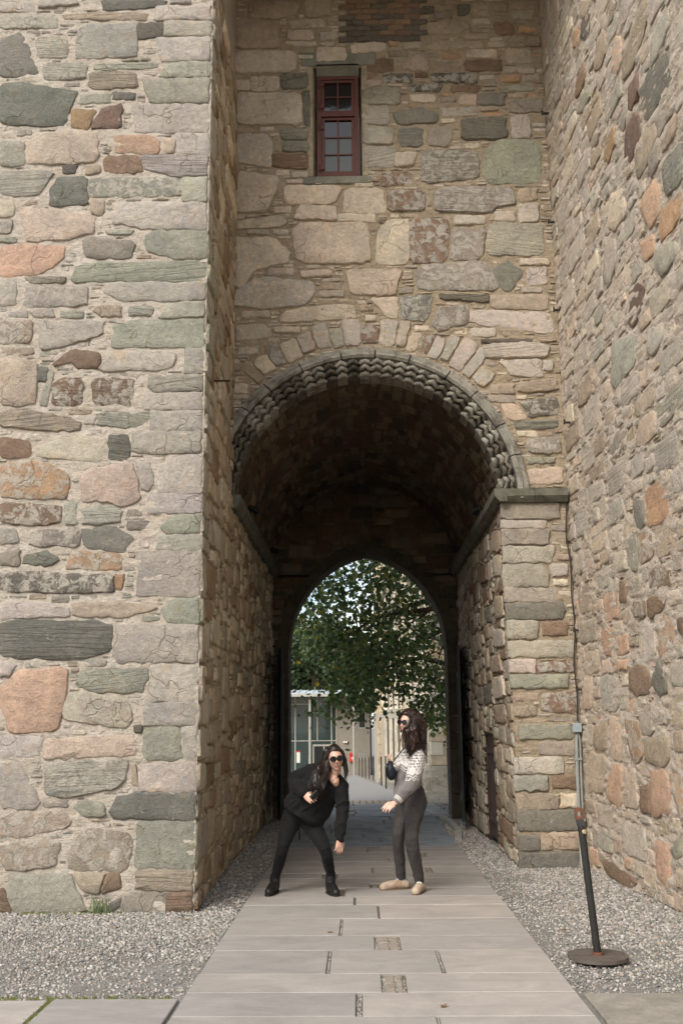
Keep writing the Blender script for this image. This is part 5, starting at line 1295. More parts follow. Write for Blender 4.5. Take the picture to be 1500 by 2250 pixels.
def fuse(mb, name, voxel, mat, parent, smooth=4, post=None, colf=None):
    me = bpy.data.meshes.new('tmp'); me.from_pydata(mb.v, [], mb.f); bm = bmesh.new(); bm.from_mesh(me); bmesh.ops.recalc_face_normals(bm, faces=bm.faces[:]); bm.to_mesh(me); bm.free()
    o = bpy.data.objects.new('tmp', me); COL.objects.link(o); md = o.modifiers.new('r', 'REMESH'); md.mode = 'VOXEL'; md.voxel_size = voxel
    if smooth: s_ = o.modifiers.new('s', 'SMOOTH'); s_.iterations = smooth; s_.factor = .5
    dg = bpy.context.evaluated_depsgraph_get(); dg.update(); m2 = bpy.data.meshes.new_from_object(o.evaluated_get(dg)); bpy.data.objects.remove(o); bpy.data.meshes.remove(me)
    n = len(m2.vertices); co = np.empty(n*3, 'f'); m2.vertices.foreach_get('co', co); co = co.reshape(-1,3)
    if post is not None:
        nr = np.empty(n*3, 'f'); m2.vertices.foreach_get('normal', nr); co = post(co, nr.reshape(-1,3)); m2.vertices.foreach_set('co', co.astype('f').ravel())
    if colf is not None:
        a_ = m2.color_attributes.new('Col', 'FLOAT_COLOR', 'POINT'); buf = np.ones((n,4), 'f'); buf[:,:3] = colf(co); a_.data.foreach_set('color', buf.ravel())
    m2.name = name; m2.materials.clear(); m2.materials.append(mat); m2.polygons.foreach_set('use_smooth', [True]*len(m2.polygons)); m2.update()
    o = bpy.data.objects.new(name, m2); COL.objects.link(o); o.parent = parent; return o
def head_pts(mb, M):
    nu, nv = 56, 44; V = []; F = []
    for j in range(nv+1):
        ph = math.pi*j/nv
        for i in range(nu):
            th = 2*math.pi*i/nu; x, y, z = math.sin(ph)*math.cos(th), math.sin(ph)*math.sin(th), math.cos(ph)
            X_, Y_, Z_ = x*.074, y*.094, z*.116
            jaw = max(0, -z); X_ *= 1-.30*jaw**1.3; Y_ *= 1-.10*jaw
            if y > 0: Y_ *= 1-.35*jaw            # back of skull tucks in below
            if y < 0:
                g = lambda cx, cz, sx, sz: math.exp(-((X_-cx)/sx)**2-((Z_-cz)/sz)**2)
                d = 0
                d += .021*g(0,-.022,.011,.014)+.012*g(0,-.004,.008,.022)      # nose
                d += .007*g(0,.034,.045,.013)                                  # brow
                d -= .012*(g(.031,.012,.018,.012)+g(-.031,.012,.018,.012))      # eyes
                d += .006*(g(.038,-.022,.02,.016)+g(-.038,-.022,.02,.016))      # cheeks
                d += .0075*(g(0,-.053,.02,.0045)+g(0,-.062,.018,.005)); d -= .003*g(0,-.0575,.024,.002)
                d += .010*g(0,-.092,.02,.014); d -= .004*g(0,-.076,.02,.006)
                Y_ -= d*min(1, -y*2.5)
            V.append(M @ Vector((X_, Y_, Z_)))
    for j in range(nv):
        for i in range(nu): i2 = (i+1) % nu; F.append((j*nu+i, (j+1)*nu+i, (j+1)*nu+i2, j*nu+i2))
    mb.add(V, F)
    for s in (1,-1): mb.ellip(M @ Vector((s*.074, .008, -.004)), (.009,.017,.03), 10, 8, M.to_3x3())
def hand(mb, w, d, nrm, s=1.0, curl=(.5,.5,.5,.5), thumb=.6, side=1, spread=.10):
    """w wrist, d direction of the hand, nrm out of the back of the hand; side = where the thumb is along d x nrm"""
    w, d, nrm = Vector(w), Vector(d).normalized(), Vector(nrm); nrm = (nrm-d*nrm.dot(d)).normalized(); x = d.cross(nrm).normalized()*side
    L_ = .075*s
    loft(mb, [(w-d*.02*s, x*.024*s, nrm*.018*s), (w+d*.012*s, x*.027*s, nrm*.017*s), (w+d*.045*s, x*.038*s, nrm*.015*s), (w+d*.078*s, x*.039*s, nrm*.012*s), (w+d*.086*s, x*.034*s, nrm*.008*s)], 14)
    for k, (ln, c_) in enumerate(zip((.068,.076,.071,.056), curl)):
        o = (1.5-k)*.0205*s; p = w+d*(.078-.004*abs(k-1.2))*s+x*o; a_ = .15*c_; dd = (d+x*spread*(1.2-k)).normalized(); pts = [p-dd*.015*s, p]
        for seg_, fr in enumerate((.44,.31,.25)):
            dr = (dd*math.cos(a_)-nrm*math.sin(a_)); p = p+dr*ln*fr*s; pts.append(p); a_ += c_*1.0
        chain(mb, pts, [.0085*s,.0088*s,.0082*s,.0075*s,.0062*s], 9, 2)
    p = w+d*.02*s+x*.022*s-nrm*.004; t1 = (x*.75+d*.62-nrm*.25).normalized(); t2 = (x*.35*(1-thumb)+d*.9-nrm*.55*thumb).normalized(); t3 = (d*.9-x*.25*thumb-nrm*.5*thumb).normalized()
    p1 = p+t1*.034*s; p2 = p1+t2*.032*s; p3 = p2+t3*.024*s; chain(mb, [p, p1, p2, p3], [.0125*s,.0105*s,.0092*s,.0072*s], 9, 2)
def hmat(c, yaw, pitch, roll): # local -Y is the face
    return Matrix.Translation(Vector(c)) @ Matrix.Rotation(math.radians(yaw), 4, 'Z') @ Matrix.Rotation(math.radians(pitch), 4, 'X') @ Matrix.Rotation(math.radians(roll), 4, 'Y')
m, t, b_ = nodes('skin'); at = N(t, 'ShaderNodeAttribute'); at.attribute_name = 'Col'; g_ = N(t, 'ShaderNodeNewGeometry'); nn_ = noise(t, g_.outputs['Position'], 60, 5, .6)
t.links.new(mixc(t, 1, at.outputs['Color'], ramp(t, nn_, .3, .7, (.93,.92,.91,1), (1.05,1.04,1.04,1)), 'MULTIPLY'), b_.inputs['Base Color']); b_.inputs['Roughness'].default_value = .5; b_.inputs['Subsurface Weight'].default_value = .12; b_.inputs['Subsurface Radius'].default_value = (.01,.004,.002); M_SKIN = m
def skin_col(M, base):
    Mi = np.array(M.inverted())
    def f(co):
        L = co@Mi[:3,:3].T+Mi[:3,3]; c = np.tile(np.array(base), (len(co),1)); X_, Y_, Z_ = L[:,0], L[:,1], L[:,2]; face = (Y_ < -.04) & (np.abs(X_) < .09) & (np.abs(Z_) < .13)
        lips = np.exp(-(X_/.021)**4-((Z_+.0575)/.0085)**4)*face; ck = (np.exp(-((np.abs(X_)-.04)/.02)**2-((Z_+.022)/.02)**2))*face; brow = np.exp(-((np.abs(X_)-.03)/.02)**4-((Z_-.034)/.004)**2)*face
        c = c*(1-lips[:,None]*.8)+np.array([.36,.11,.09])*lips[:,None]*.8; c = c*(1-ck[:,None]*.2)+np.array([.5,.2,.15])*ck[:,None]*.2; return c*(1-brow[:,None]*.75)+np.array([.04,.025,.018])*brow[:,None]*.75
    return f
def cloth_mat(name, rgb, rough=.85, var=.2, sc_=40, bd=.0015, c2=None):
    m, t, b_ = nodes(name); g_ = N(t, 'ShaderNodeNewGeometry'); P_ = g_.outputs['Position']; n1 = noise(t, P_, sc_, 5, .6); n2 = noise(t, P_, 9, 4, .6); n3 = noise(t, P_, 260, 2)
    c = mixc(t, 1, (*lin(rgb),1), ramp(t, n2, .3, .7, (1-var,)*3+(1,), (1+var,)*3+(1,)), 'MULTIPLY'); c = mixc(t, .5, c, ramp(t, n3, .3, .7, (.8,.8,.8,1), (1.2,1.2,1.2,1)), 'MULTIPLY')
    t.links.new(c, b_.inputs['Base Color']); b_.inputs['Roughness'].default_value = rough; b_.inputs['Sheen Weight'].default_value = .03; b_.inputs['Specular IOR Level'].default_value = .25
    t.links.new(bump(t, mth(t, 'ADD', n1, n2), bd*6), b_.inputs['Normal']); return m
M_JK = cloth_mat('black_jacket_cloth', (17,16,16)); M_LG = cloth_mat('black_leggings_cloth', (15,15,15)); M_BOOT = plain('black_leather', (24,23,22), .5, .2, 30, .002); M_SOLE = plain('dark_sole', (30,27,24), .8, .1, 30, 0)
M_TR = cloth_mat('charcoal_denim', (60,56,54), var=.28); M_SHOE = plain('beige_suede', (176,156,134), .85, .22, 40, .003, c2=(140,116,94)); M_SHSO = plain('tan_sole', (104,84,66), .8, .1, 30, 0); M_SOCK = plain('grey_sock', (150,156,158), .9, .1, 60, 0)
def hair_mat(name, a_, b2):
    m, t, bb = nodes(name); g_ = N(t, 'ShaderNodeNewGeometry'); n1 = noise(t, mapping(t, g_.outputs['Position'], (1,1,.3)), 90, 4, .6); n2 = noise(t, g_.outputs['Position'], 14, 3)
    t.links.new(mixc(t, mth(t, 'MULTIPLY', ramp(t, n1, .35, .7), ramp(t, n2, .3, .7)), (*lin(a_),1), (*lin(b2),1)), bb.inputs['Base Color']); bb.inputs['Roughness'].default_value = .42; bb.inputs['Specular IOR Level'].default_value = .4; return m
M_H1 = hair_mat('dark_brown_hair', (20,14,11), (50,33,23)); M_H2 = hair_mat('brown_wavy_hair', (26,16,12), (70,43,30))
m, t, b_ = nodes('sunglass_lens'); b_.inputs['Base Color'].default_value = (.006,.006,.007,1); b_.inputs['Roughness'].default_value = .12; M_LENS = m
def wrinkle(amp, f=9, st=(1,1,1), seed=0):
    def p(co, nr):
        q = co*np.array(st)*f+seed; d = (1-np.abs(vn(q[:,0]+vn(q[:,1],q[:,2])*1.2, q[:,1], q[:,2])))**3*amp+vn(q[:,0]*2.3, q[:,1]*2.3, q[:,2]*2.3)*amp*.35; return co+nr*(d-amp*.4)[:,None]
    return p
def glasses(M, par, w=.031, r=.0265, round_=True):
    sg = empty('sunglasses'); sg.parent = par; mb = MB()
    def P3(x, y, z): return M @ Vector((x, y, z))
    for s in (1,-1):
        cx = s*w; y0 = -.106; ring = []
        for k in range(20): a_ = 2*math.pi*k/20; ring.append(P3(cx+r*math.cos(a_)*1.08, y0+.35*abs(cx+r*math.cos(a_))**1.0*.35, .011+r*math.sin(a_)*(.92 if round_ else .8)))
        ring2 = [p+(M.to_3x3() @ Vector((0,.004,0))) for p in ring]; MB().add(ring+ring2, [tuple(range(20)), tuple(range(39,19,-1))]+[(k,k+20,(k+1) % 20+20,(k+1) % 20) for k in range(20)]).build('lens', M_LENS, sg)
        mb.tube(ring+[ring[0]], .0026, 6); mb.tube([P3(cx+s*r, y0+.02, .016), P3(s*.073, -.06, .017), P3(s*.079, .01, .012)], .0028, 6)
    mb.tube([P3(-.008,-.104,.015), P3(0,-.108,.018), P3(.008,-.104,.015)], .003, 6).build('frame', M_LAMP, sg); return sg
def strands(name, mat, par, roots, guide, n, r0=.0055, seed=1, jit=.02, seg=4, k=9):
    q = np.random.default_rng(seed); mb = MB()
    for _ in range(n):
        f = q.random(); pts = guide(f, roots, q); pts = [Vector(p) for p in pts]; out_ = []
        # catmull resample
        for i in range(k):
            u = i/(k-1)*(len(pts)-1); j = min(int(u), len(pts)-2); w = u-j; p0, p1, p2, p3 = pts[max(0,j-1)], pts[j], pts[j+1], pts[min(len(pts)-1,j+2)]
            p = .5*((2*p1)+(p2-p0)*w+(2*p0-5*p1+4*p2-p3)*w*w+(3*p1-p0-3*p2+p3)*w**3); out_.append(p)
        a_ = q.uniform(0,6.28); fr = q.uniform(3,7); am = jit*q.uniform(.2,.8)
        out_ = [p+Vector((math.sin(a_+i/k*fr*2),math.cos(a_*1.3+i/k*fr),math.sin(a_*2+i/k*fr*1.5)))*am*(i/k) for i, p in enumerate(out_)]
        rr_ = r0*q.uniform(.5,1.2); mb.tube(out_, [rr_*(1-.75*(i/(k-1))**2) for i in range(k)], seg)
    return mb.build(name, mat, par, smooth=180)
def W(px, py, y): return Vector(ipt(px, py, y))
# ---- woman in black, bending to the side
p1 = empty('person', (-.5, 9.75, 0), 'woman in black with sunglasses bending sideways, long dark hair, legs wide apart', 'person')
o1 = Vector(p1.location); q_ = lambda px, py, y: W(px, py, y)-o1
SK1 = (.56,.34,.25)
H1 = hmat(q_(736,1668,9.56), 10, 4, -7)
b1 = MB(); head_pts(b1, H1)
neck = q_(724,1710,9.68); chain(b1, [H1 @ Vector((0,.015,-.07)), H1 @ Vector((-.005,.03,-.12)), neck], [.05,.048,.056])
loft(b1, [(q_(650,1790,9.84), (.10,0,-.05), (.0,.08,0)), (q_(672,1765,9.8), (.115,0,-.08), (0,.09,0)), (q_(702,1732,9.74), (.13,0,-.09), (0,.10,0)), (q_(720,1712,9.7), (.14,0,-.085), (0,.08,0)), (q_(726,1704,9.68), (.06,0,-.03), (0,.06,0))])
chain(b1, [q_(727,1703,9.64), q_(735,1714,9.585), q_(738,1722,9.60)], [.045,.043,.03]); aL = [q_(686,1696,9.74), q_(645,1715,9.80), q_(667,1744,9.56)]; aR = [q_(749,1728,9.66), q_(751,1782,9.62), q_(746,1842,9.56)]
chain(b1, aL, [.045,.036,.024]); chain(b1, aR, [.045,.036,.024])
lL = [q_(641,1800,9.84), q_(622,1860,9.72), q_(604,1930,9.84), q_(602,1956,9.83)]; lR = [q_(680,1805,9.84), q_(714,1867,9.66), q_(727,1925,9.80), q_(728,1954,9.79)]
chain(b1, lL, [.06,.034,.024,.026]); chain(b1, lR, [.06,.034,.024,.026])
for a_, b2 in ((q_(602,1962,9.84), q_(589,1966,9.66)), (q_(726,1962,9.80), q_(738,1966,9.64))): chain(b1, [a_+Vector((0,0,.03)), a_*.3+b2*.7+Vector((0,0,.035))], [.026,.016])
hand(b1, q_(668,1746,9.55), q_(685,1757,9.5)-q_(668,1746,9.55), Vector((-.3,-1,.3)), 1.0, (.75,.8,.85,.9), .7, -1, .04)
hand(b1, q_(746,1843,9.56), Vector((-.05,-.1,-1)), Vector((.5,-.9,0)), 1.0, (.55,.6,.7,.8), .6, -1, .05)
fuse(b1, 'body', .0045, M_SKIN, p1, 3, None, skin_col(H1, SK1))
jk = MB()
loft(jk, [(q_(664,1797,9.80), (.165,0,-.10), (0,.16,.0)), (q_(668,1788,9.80), (.185,0,-.12), (0,.165,0)), (q_(678,1770,9.78), (.18,0,-.125), (0,.16,0)), (q_(694,1746,9.75), (.165,0,-.115), (0,.15,0)), (q_(710,1724,9.71), (.165,0,-.10), (0,.125,0)), (q_(719,1711,9.69), (.15,0,-.08), (0,.10,0)), (q_(723,1705,9.68), (.085,0,-.04), (0,.075,0))], 28)
chain(jk, [aL[0]+Vector((.03,.02,-.01)), aL[0], aL[1], aL[1]*.35+aL[2]*.65, aL[2]], [.075,.078,.070,.058,.038]); chain(jk, [aR[0]+Vector((-.05,.03,.0)), aR[0], aR[1], aR[1]*.3+aR[2]*.7, aR[2]], [.08,.074,.064,.055,.040])
# collar opening towards the right shoulder
chain(jk, [q_(706,1699,9.66), q_(718,1700,9.76), q_(744,1708,9.68)], [.025,.03,.025])
fuse(jk, 'jacket', .008, M_JK, p1, 5, wrinkle(.016, 8, (1,1,1), 3))
lg = MB(); chain(lg, [q_(650,1785,9.84), q_(638,1808,9.83), lL[1], lL[2]*.5+lL[1]*.5+Vector((0,.012,0)), lL[2]], [.11,.098,.058,.055,.040]); chain(lg, [q_(668,1790,9.84), q_(684,1812,9.82), lR[1], lR[2]*.5+lR[1]*.5+Vector((0,.012,0)), lR[2]], [.11,.098,.059,.054,.041])
lg.ellip(q_(657,1790,9.84), (.14,.12,.09)); fuse(lg, 'leggings', .008, M_LG, p1, 4, wrinkle(.004, 14, (1,1,1), 8))
for (ank, heel, toe) in ((q_(604,1926,9.84), q_(604,1961,9.85), q_(590,1964,9.66)), (q_(727,1922,9.80), q_(725,1961,9.81), q_(738,1964,9.62))):
    bt = MB(); toe = Vector((toe.x, toe.y, .045)); heel = Vector((heel.x, heel.y, .05)); chain(bt, [ank, (ank+heel)/2+Vector((0,.0,.02)), heel+Vector((0,0,.012))], [.046,.05,.044]); chain(bt, [heel+Vector((0,-.01,.02)), (heel+toe)/2+Vector((0,0,.025)), toe], [.044,.045,.036])
    fuse(bt, 'boot', .006, M_BOOT, p1, 3, lambda co, nr: np.stack([co[:,0], co[:,1], np.maximum(co[:,2], .022)], 1))
    d_ = (toe-heel).normalized(); s_ = Vector((-d_.y, d_.x, 0)); pr = [(heel-d_*.045+s_*.02), (heel-d_*.045-s_*.02), (heel-s_*.043), (heel+toe)/2-s_*.045, (toe-s_*.038), (toe+d_*.04-s_*.016), (toe+d_*.04+s_*.016), (toe+s_*.038), (heel+toe)/2+s_*.045, (heel+s_*.043)]
    MB().prism([(v.x, v.y) for v in pr], .006, .03, 'Z').build('boot_sole', M_SOLE, p1)
    lc = MB(); up = (ank-heel).normalized()
    for k in range(4):
        c_ = heel*(1-.28*k/1.0 if False else 1)+up*(.11-.022*k)+d_*(.046+.008*k); lc.tube([c_+s_*.022, c_+d_*.01, c_-s_*.022+up*.01], .0035, 5)
    lc.build('boot_lace', M_LAMP, p1)
glasses(H1, p1)
# strap across the chest
chain(MB(), [q_(749,1700,9.55), q_(738,1709,9.53), q_(726,1722,9.53)], [.001]*3)
sb_ = MB(); sp = [q_(748,1703,9.575), q_(740,1708,9.553), q_(731,1715,9.545), q_(722,1724,9.545)]; V = []
for p in sp: V += [p+Vector((-.012,0,-.012)), p+Vector((.012,0,.012)), p+Vector((.012,.006,.012)), p+Vector((-.012,.006,-.012))]
F = [];
for i in range(3): F += [(4*i+a_, 4*i+(a_+1) % 4, 4*i+4+(a_+1) % 4, 4*i+4+a_) for a_ in range(4)]
sb_.add(V, F+[(0,1,2,3),(15,14,13,12)]).build('strap', M_LAMP, p1)
def cap(mb, M, sy=.0, thick=.014, front=-.052, low=-.03):
    """scalp of hair following the skull, open at the face"""
    nu, nv = 40, 22; V = []; F = []; keep = {}
    for j in range(nv+1):
        ph = math.pi*.70*j/nv
        for i in range(nu):
            th = 2*math.pi*i/nu; x, y, z = math.sin(ph)*math.cos(th), math.sin(ph)*math.sin(th), math.cos(ph); y0 = y
            if y < 0 and z < .62: y = max(y, -.55+.35*max(0, .62-z)); 
            V.append(M @ Vector((x*(.074+thick), y*(.094+thick)+sy, z*(.116+thick)+.003)))
    for j in range(nv):
        for i in range(nu): i2 = (i+1) % nu; F.append((j*nu+i, (j+1)*nu+i, (j+1)*nu+i2, j*nu+i2))
    F.append(tuple(nv*nu+i for i in range(nu))); mb.add(V, F)
hv = MB(); cap(hv, H1); a_ = [H1 @ Vector((-.05,.03,.06)), H1 @ Vector((-.088,.01,-.02)), q_(700,1700,9.62), q_(692,1722,9.58), q_(698,1742,9.56)]; chain(hv, a_, [.05,.048,.062,.055,.018])
a2_ = [H1 @ Vector((-.06,-.01,.04)), H1 @ Vector((-.085,-.035,-.05)), q_(713,1712,9.545), q_(711,1735,9.53)]; chain(hv, a2_, [.03,.03,.034,.012])
chain(hv, [H1 @ Vector((.06,.02,.05)), H1 @ Vector((.082,.0,-.03)), H1 @ Vector((.085,-.01,-.10)), q_(757,1702,9.56)], [.03,.022,.018,.006])
chain(hv, [H1 @ Vector((0,.06,.0)), H1 @ Vector((-.02,.07,-.1)), q_(710,1706,9.72)], [.06,.06,.05])
fuse(hv, 'hair', .006, M_H1, p1, 2, wrinkle(.010, 30, (1,1,.25), 5))
def g1(f, r_, q):
    a0 = q.uniform(-1.6,1.2); h0 = H1 @ Vector((math.sin(a0)*.06-.01, -.045+.07*q.random(), .115-.03*abs(a0)))
    if q.random() < .78: s_ = q.random(); return [h0, H1 @ Vector((-.086-.012*q.random(), -.05+.07*s_, .01)), q_(724-34*s_, 1700+6*q.normal(), 9.57+.1*s_*q.random()), q_(708-28*s_+q.normal()*3, 1722+4*q.normal(), 9.53+.04*q.random()), q_(712-24*s_+q.normal()*5, 1742+9*q.normal(), 9.53)]
    return [h0, H1 @ Vector((.082+.01*q.random(), -.04+.05*q.random(), .02)), H1 @ Vector((.088+.01*q.random(), -.04+.04*q.random(), -.06)), H1 @ Vector((.09+.015*q.random(), -.03, -.12)), q_(757+3*q.normal(), 1704+8*q.normal(), 9.55)]
strands('hair_strands', M_H1, p1, None, g1, 340, .0042, 4, .016)
ph = empty('phone', q_(691,1748,9.46)+o1, 'small black camera or phone held in the bent hand of the woman in black', 'phone'); MB().box(-.045,.045,-.009,.009,-.03,.03,.006).build('case', M_LAMP, ph); MB().tube([(.02,-.009,.008),(.02,-.016,.008)], .012, 12).build('camera_lens', M_LENS, ph); ph.rotation_euler = (.4,-.75,.2)
# ---- woman in the patterned sweater
p2 = empty('person', (.48, 9.85, 0), 'woman standing in grey sweater with white patterned yoke, wavy hair blown over her face', 'person')
o2 = Vector(p2.location); r_ = lambda px, py, y: W(px, py, y)-o2
H2 = hmat(r_(897,1592,9.78), -42, -6, 4)
b2_ = MB(); head_pts(b2_, H2); chain(b2_, [H2 @ Vector((0,.015,-.07)), H2 @ Vector((0,.03,-.12)), r_(900,1642,9.86)], [.05,.048,.055])
loft(b2_, [(r_(908,1762,9.87), (.085,0,.02), (0,.09,0)), (r_(902,1735,9.87), (.085,0,.02), (0,.09,0)), (r_(900,1690,9.87), (.12,0,.02), (0,.14,0)), (r_(904,1660,9.87), (.09,0,.02), (0,.15,0)), (r_(900,1643,9.87), (.05,0,0), (0,.06,0))])
nL = [r_(918,1664,9.74), r_(904,1722,9.60), r_(870,1762,9.52)]; nR = [r_(888,1664,10.02), r_(872,1704,10.10), r_(861,1684,9.98)]
chain(b2_, nL, [.045,.036,.024]); chain(b2_, nR, [.045,.036,.024])
kL = [r_(909,1768,9.80), r_(904,1850,9.76), r_(921,1935,9.86), r_(921,1958,9.85)]; kR = [r_(890,1765,9.94), r_(874,1845,9.92), r_(881,1926,10.02), r_(885,1944,10.02)]
chain(b2_, kL, [.07,.04,.03,.03]); chain(b2_, kR, [.07,.04,.03,.03]); chain(b2_, [r_(924,1957,9.86), r_(916,1959,9.76)], [.024,.016]); chain(b2_, [r_(889,1945,10.02), r_(860,1951,9.98)], [.024,.015])
hand(b2_, r_(868,1764,9.51), r_(846,1778,9.44)-r_(868,1764,9.51), Vector((-.25,-.9,.7)), 1.02, (.3,.4,.5,.6), .5, 1, .03)
hand(b2_, r_(861,1683,9.98), Vector((-.25,-.3,.6)), Vector((-.8,0,-.3)), .95, (.7,.8,.9,1), .5, 1, .05)
fuse(b2_, 'body', .0045, M_SKIN, p2, 3, None, skin_col(H2, (.60,.38,.29)))
def sweater_mat():
    m, t, b_ = nodes('patterned_sweater'); g_ = N(t, 'ShaderNodeNewGeometry'); P_ = g_.outputs['Position']; sx = N(t, 'ShaderNodeSeparateXYZ'); t.links.new(P_, sx.inputs[0])
    u = mth(t, 'ADD', sx.outputs['X'], mth(t, 'MULTIPLY', sx.outputs['Y'], .8)); z = sx.outputs['Z']
    wave = mth(t, 'MULTIPLY', mth(t, 'SINE', mth(t, 'MULTIPLY', u, 110)), .009); arm = mth(t, 'MULTIPLY', ramp(t, u, 7.9, 7.9), 0)
    # yoke edge dips lower on the sleeve side (towards the viewer)
    dip = N(t, 'ShaderNodeMapRange'); dip.inputs[1].default_value = 9.75; dip.inputs[2].default_value = 9.62; dip.inputs[3].default_value = 0; dip.inputs[4].default_value = .10; t.links.new(sx.outputs['Y'], dip.inputs[0])
    zz = mth(t, 'ADD', mth(t, 'ADD', z, wave), dip.outputs[0])
    band = mth(t, 'GREATER_THAN', zz, 1.14)
    st_ = mth(t, 'GREATER_THAN', mth(t, 'SINE', mth(t, 'MULTIPLY', zz, 230)), .0); low_ = mth(t, 'LESS_THAN', zz, 1.20)
    strp = mth(t, 'MULTIPLY', st_, low_)
    dg = mth(t, 'MULTIPLY', mth(t, 'SINE', mth(t, 'ADD', mth(t, 'MULTIPLY', u, 100), mth(t, 'MULTIPLY', z, 125))), mth(t, 'SINE', mth(t, 'SUBTRACT', mth(t, 'MULTIPLY', u, 100), mth(t, 'MULTIPLY', z, 125))))
    fig = mth(t, 'MULTIPLY', mth(t, 'GREATER_THAN', dg, .25), mth(t, 'GREATER_THAN', zz, 1.235)); n_ = noise(t, P_, 60, 3, .6); fig2 = mth(t, 'MULTIPLY', mth(t, 'GREATER_THAN', n_, .60), mth(t, 'SUBTRACT', 1, low_))
    dark = mth(t, 'MAXIMUM', mth(t, 'MAXIMUM', strp, fig), fig2)
    wht = mth(t, 'MULTIPLY', band, mth(t, 'SUBTRACT', 1, dark)); gr = (*lin((112,105,102)),1)
    nf = noise(t, P_, 200, 3); base = mixc(t, 1, gr, ramp(t, nf, .3, .7, (.85,.85,.85,1), (1.12,1.12,1.12,1)), 'MULTIPLY'); c = mixc(t, wht, base, (*lin((200,194,186)),1))
    t.links.new(c, b_.inputs['Base Color']); b_.inputs['Roughness'].default_value = .95; b_.inputs['Sheen Weight'].default_value = .3; t.links.new(bump(t, mth(t, 'ADD', nf, noise(t, P_, 25, 3)), .006), b_.inputs['Normal']); return m
M_SW = sweater_mat(); sw = MB()
loft(sw, [(r_(896,1748,9.87), (.128,0,.03), (0,.145,0)), (r_(896,1732,9.87), (.134,0,.03), (0,.15,0)), (r_(897,1710,9.87), (.128,0,.02), (0,.145,0)), (r_(897,1684,9.87), (.150,0,.02), (0,.165,0)), (r_(904,1664,9.87), (.125,0,.01), (0,.165,0)), (r_(905,1652,9.87), (.085,0,.0), (0,.13,0)), (r_(901,1643,9.87), (.06,0,0), (0,.07,0))], 28)
sw.ellip(r_(873,1684,9.80), (.05,.08,.065))
lo = nL[1]*.25+nL[2]*.75
chain(sw, [nL[0]+Vector((-.02,.05,.0)), nL[0], nL[1]*.5+nL[0]*.5, nL[1], nL[1]*.55+nL[2]*.45, lo, nL[2]], [.07,.074,.066,.063,.060,.052,.036]); chain(sw, [nR[0], nR[1], nR[2]], [.07,.065,.042])
fuse(sw, 'sweater', .007, M_SW, p2, 4, wrinkle(.012, 9, (1,1,1), 11))
cu = MB(); d_ = (nL[2]-nL[1]).normalized()
for k in range(3): cu.tube([nL[2]-d_*(.012+.012*k), nL[2]-d_*(.018+.012*k)], .043+.003*k, 16)
cu.build('cuff_stripe', M_WHT, p2)
tr_ = MB(); chain(tr_, [r_(910,1745,9.84), r_(911,1772,9.80), kL[0]*.4+kL[1]*.6, kL[1], kL[1]*.5+kL[2]*.5, kL[2]+Vector((0,0,.0))], [.105,.100,.073,.064,.058,.05]); chain(tr_, [r_(897,1745,9.92), r_(890,1772,9.94), kR[0]*.4+kR[1]*.6, kR[1], kR[1]*.5+kR[2]*.5, kR[2]], [.10,.094,.070,.060,.054,.048])
tr_.ellip(r_(917,1765,9.88), (.095,.13,.095)).ellip(r_(902,1742,9.88), (.125,.125,.06)); fuse(tr_, 'trousers', .008, M_TR, p2, 4, wrinkle(.006, 11, (1,1,.8), 21))
for (heel, toe, ank) in ((r_(926,1957,9.88), r_(913,1962,9.68), kL[2]), (r_(891,1944,10.03), r_(843,1955,9.95), kR[2])):
    lift = max(0, heel.z-.02) if heel is None else 0; h2 = Vector((heel.x, heel.y, max(.05, heel.z))); t2_ = Vector((toe.x, toe.y, .042)); sh = MB(); chain(sh, [h2, (h2+t2_)/2+Vector((0,0,.012)), t2_], [.041,.043,.040]); chain(sh, [ank*.3+h2*.7, (h2+t2_)/2+Vector((0,0,.01))], [.036,.036])
    fuse(sh, 'shoe', .005, M_SHOE, p2, 3, (lambda co, nr, h=h2, t_=t2_: np.stack([co[:,0], co[:,1], np.maximum(co[:,2], .018+(h.z-.05)*np.clip(((co[:,0]-t_.x)*(h.x-t_.x)+(co[:,1]-t_.y)*(h.y-t_.y))/((h.x-t_.x)**2+(h.y-t_.y)**2), 0, 1))], 1)))
    d_ = (t2_-h2); d_.z = 0; d_.normalize(); s_ = Vector((-d_.y,d_.x,0)); hz = (h2.z-.05); pr = [(h2-d_*.045+s_*.018,1),(h2-d_*.045-s_*.018,1),(h2-s_*.039,1),((h2+t2_)/2-s_*.041,.5),(t2_-s_*.035,0),(t2_+d_*.036-s_*.014,0),(t2_+d_*.036+s_*.014,0),(t2_+s_*.035,0),((h2+t2_)/2+s_*.041,.5),(h2+s_*.039,1)]
    V = [(v.x, v.y, .004+hz*k_) for v, k_ in pr]+[(v.x, v.y, .024+hz*k_) for v, k_ in pr]; MB().add(V, [tuple(range(10)), tuple(range(19,9,-1))]+[(i,i+10,(i+1) % 10+10,(i+1) % 10) for i in range(10)]).build('shoe_sole', M_SHSO, p2)
    MB().tube([ank*.75+h2*.25, ank*.3+h2*.7], [.036,.034], 12).build('sock', M_SOCK, p2)
    lc = MB()
    for k in range(4): c_ = h2*(.62-.12*k)+t2_*(.38+.12*k)+Vector((0,0,.052-.007*k)); lc.tube([c_+s_*.024, c_+Vector((0,0,.006)), c_-s_*.024], .0045, 5)
    lc.build('shoe_lace', M_WHT, p2)
glasses(H2, p2, .031, .026, False)
hv = MB(); cap(hv, H2, .006, .026)
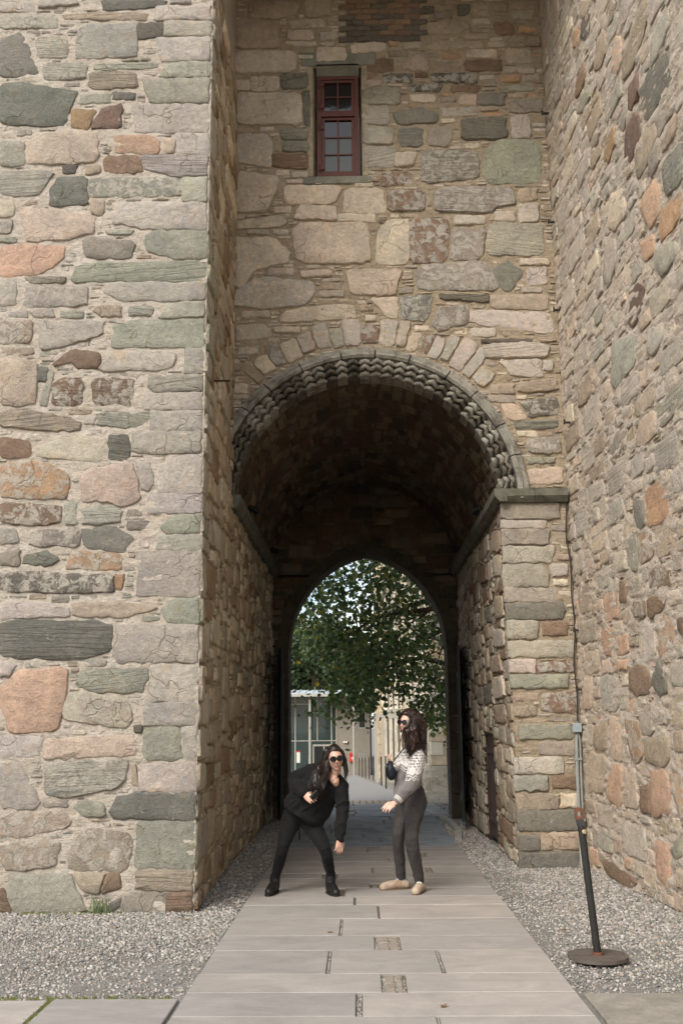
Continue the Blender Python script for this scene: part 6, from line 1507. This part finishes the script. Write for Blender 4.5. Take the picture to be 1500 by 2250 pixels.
for a_, rr_ in (([H2 @ Vector((.04,.05,.06)), r_(923,1596,9.82), r_(925,1630,9.82), r_(925,1662,9.80)], [.05,.06,.052,.016]), ([H2 @ Vector((.07,-.01,.03)), H2 @ Vector((.092,-.03,-.04)), r_(910,1630,9.72), r_(905,1655,9.70)], [.03,.034,.045,.014]), ([H2 @ Vector((.06,-.04,-.03)), H2 @ Vector((.06,-.07,-.07)), r_(900,1640,9.70)], [.022,.026,.02])): chain(hv, a_, rr_)
fuse(hv, 'hair', .006, M_H2, p2, 2, wrinkle(.016, 26, (1,1,.4), 5))
def g2(f, rts, q):
    h0 = H2 @ Vector((q.uniform(-.06,.07), q.uniform(-.06,.07), .12)); s_ = q.random(); w = q.normal()
    return [h0, H2 @ Vector((.093+.012*q.random(), -.05+.13*s_, .02+.02*w)), r_(902+24*s_+3*w, 1622+6*q.normal(), 9.70+.12*s_), r_(902+26*s_+5*w, 1644+5*q.normal(), 9.69+.1*s_), r_(903+26*s_+7*q.normal(), 1662+9*q.normal(), 9.69+.1*s_)]
def g3(f, rts, q):
    s_ = q.random(); w = q.normal(); return [H2 @ Vector((.05+.03*q.random(), -.02-.04*s_, .06+.03*q.random())), H2 @ Vector((.07,-.08-.01*s_,-.02)), H2 @ Vector((.045-.02*s_,-.10,-.05-.02*q.random())), r_(896+6*w, 1630+5*q.normal(), 9.68), r_(898+8*q.normal(), 1648+8*q.normal(), 9.68)]
strands('hair_strands', M_H2, p2, None, g2, 420, .004, 8, .055)
strands('windblown_strands', M_H2, p2, None, g3, 90, .0034, 9, .03)
bg = empty('shoulder_bag', r_(857,1692,9.78)+o2, 'small dark navy crossbody bag worn against the chest of the standing woman', 'bag'); M_NAVY = plain('navy_nylon', (24,30,38), .5, .15, 20, .001)
bm_ = MB(); bm_.ellip((0,0,0), (.045,.085,.085)); bm_.ellip((.01,0,-.03), (.05,.08,.07)); fuse(bm_, 'pouch', .008, M_NAVY, bg, 4)
sp = [r_(862,1677,9.74)+o2, r_(873,1662,9.72)+o2, r_(884,1648,9.73)+o2, r_(893,1640,9.76)+o2]; MB().tube([p-Vector(bg.location) for p in sp], .006, 6).build('strap', M_LAMP, bg); MB().tube([(-.03,-.07,.03),(-.045,0,.045),(-.03,.07,.03)], .003, 5).build('zip', M_CON, bg)
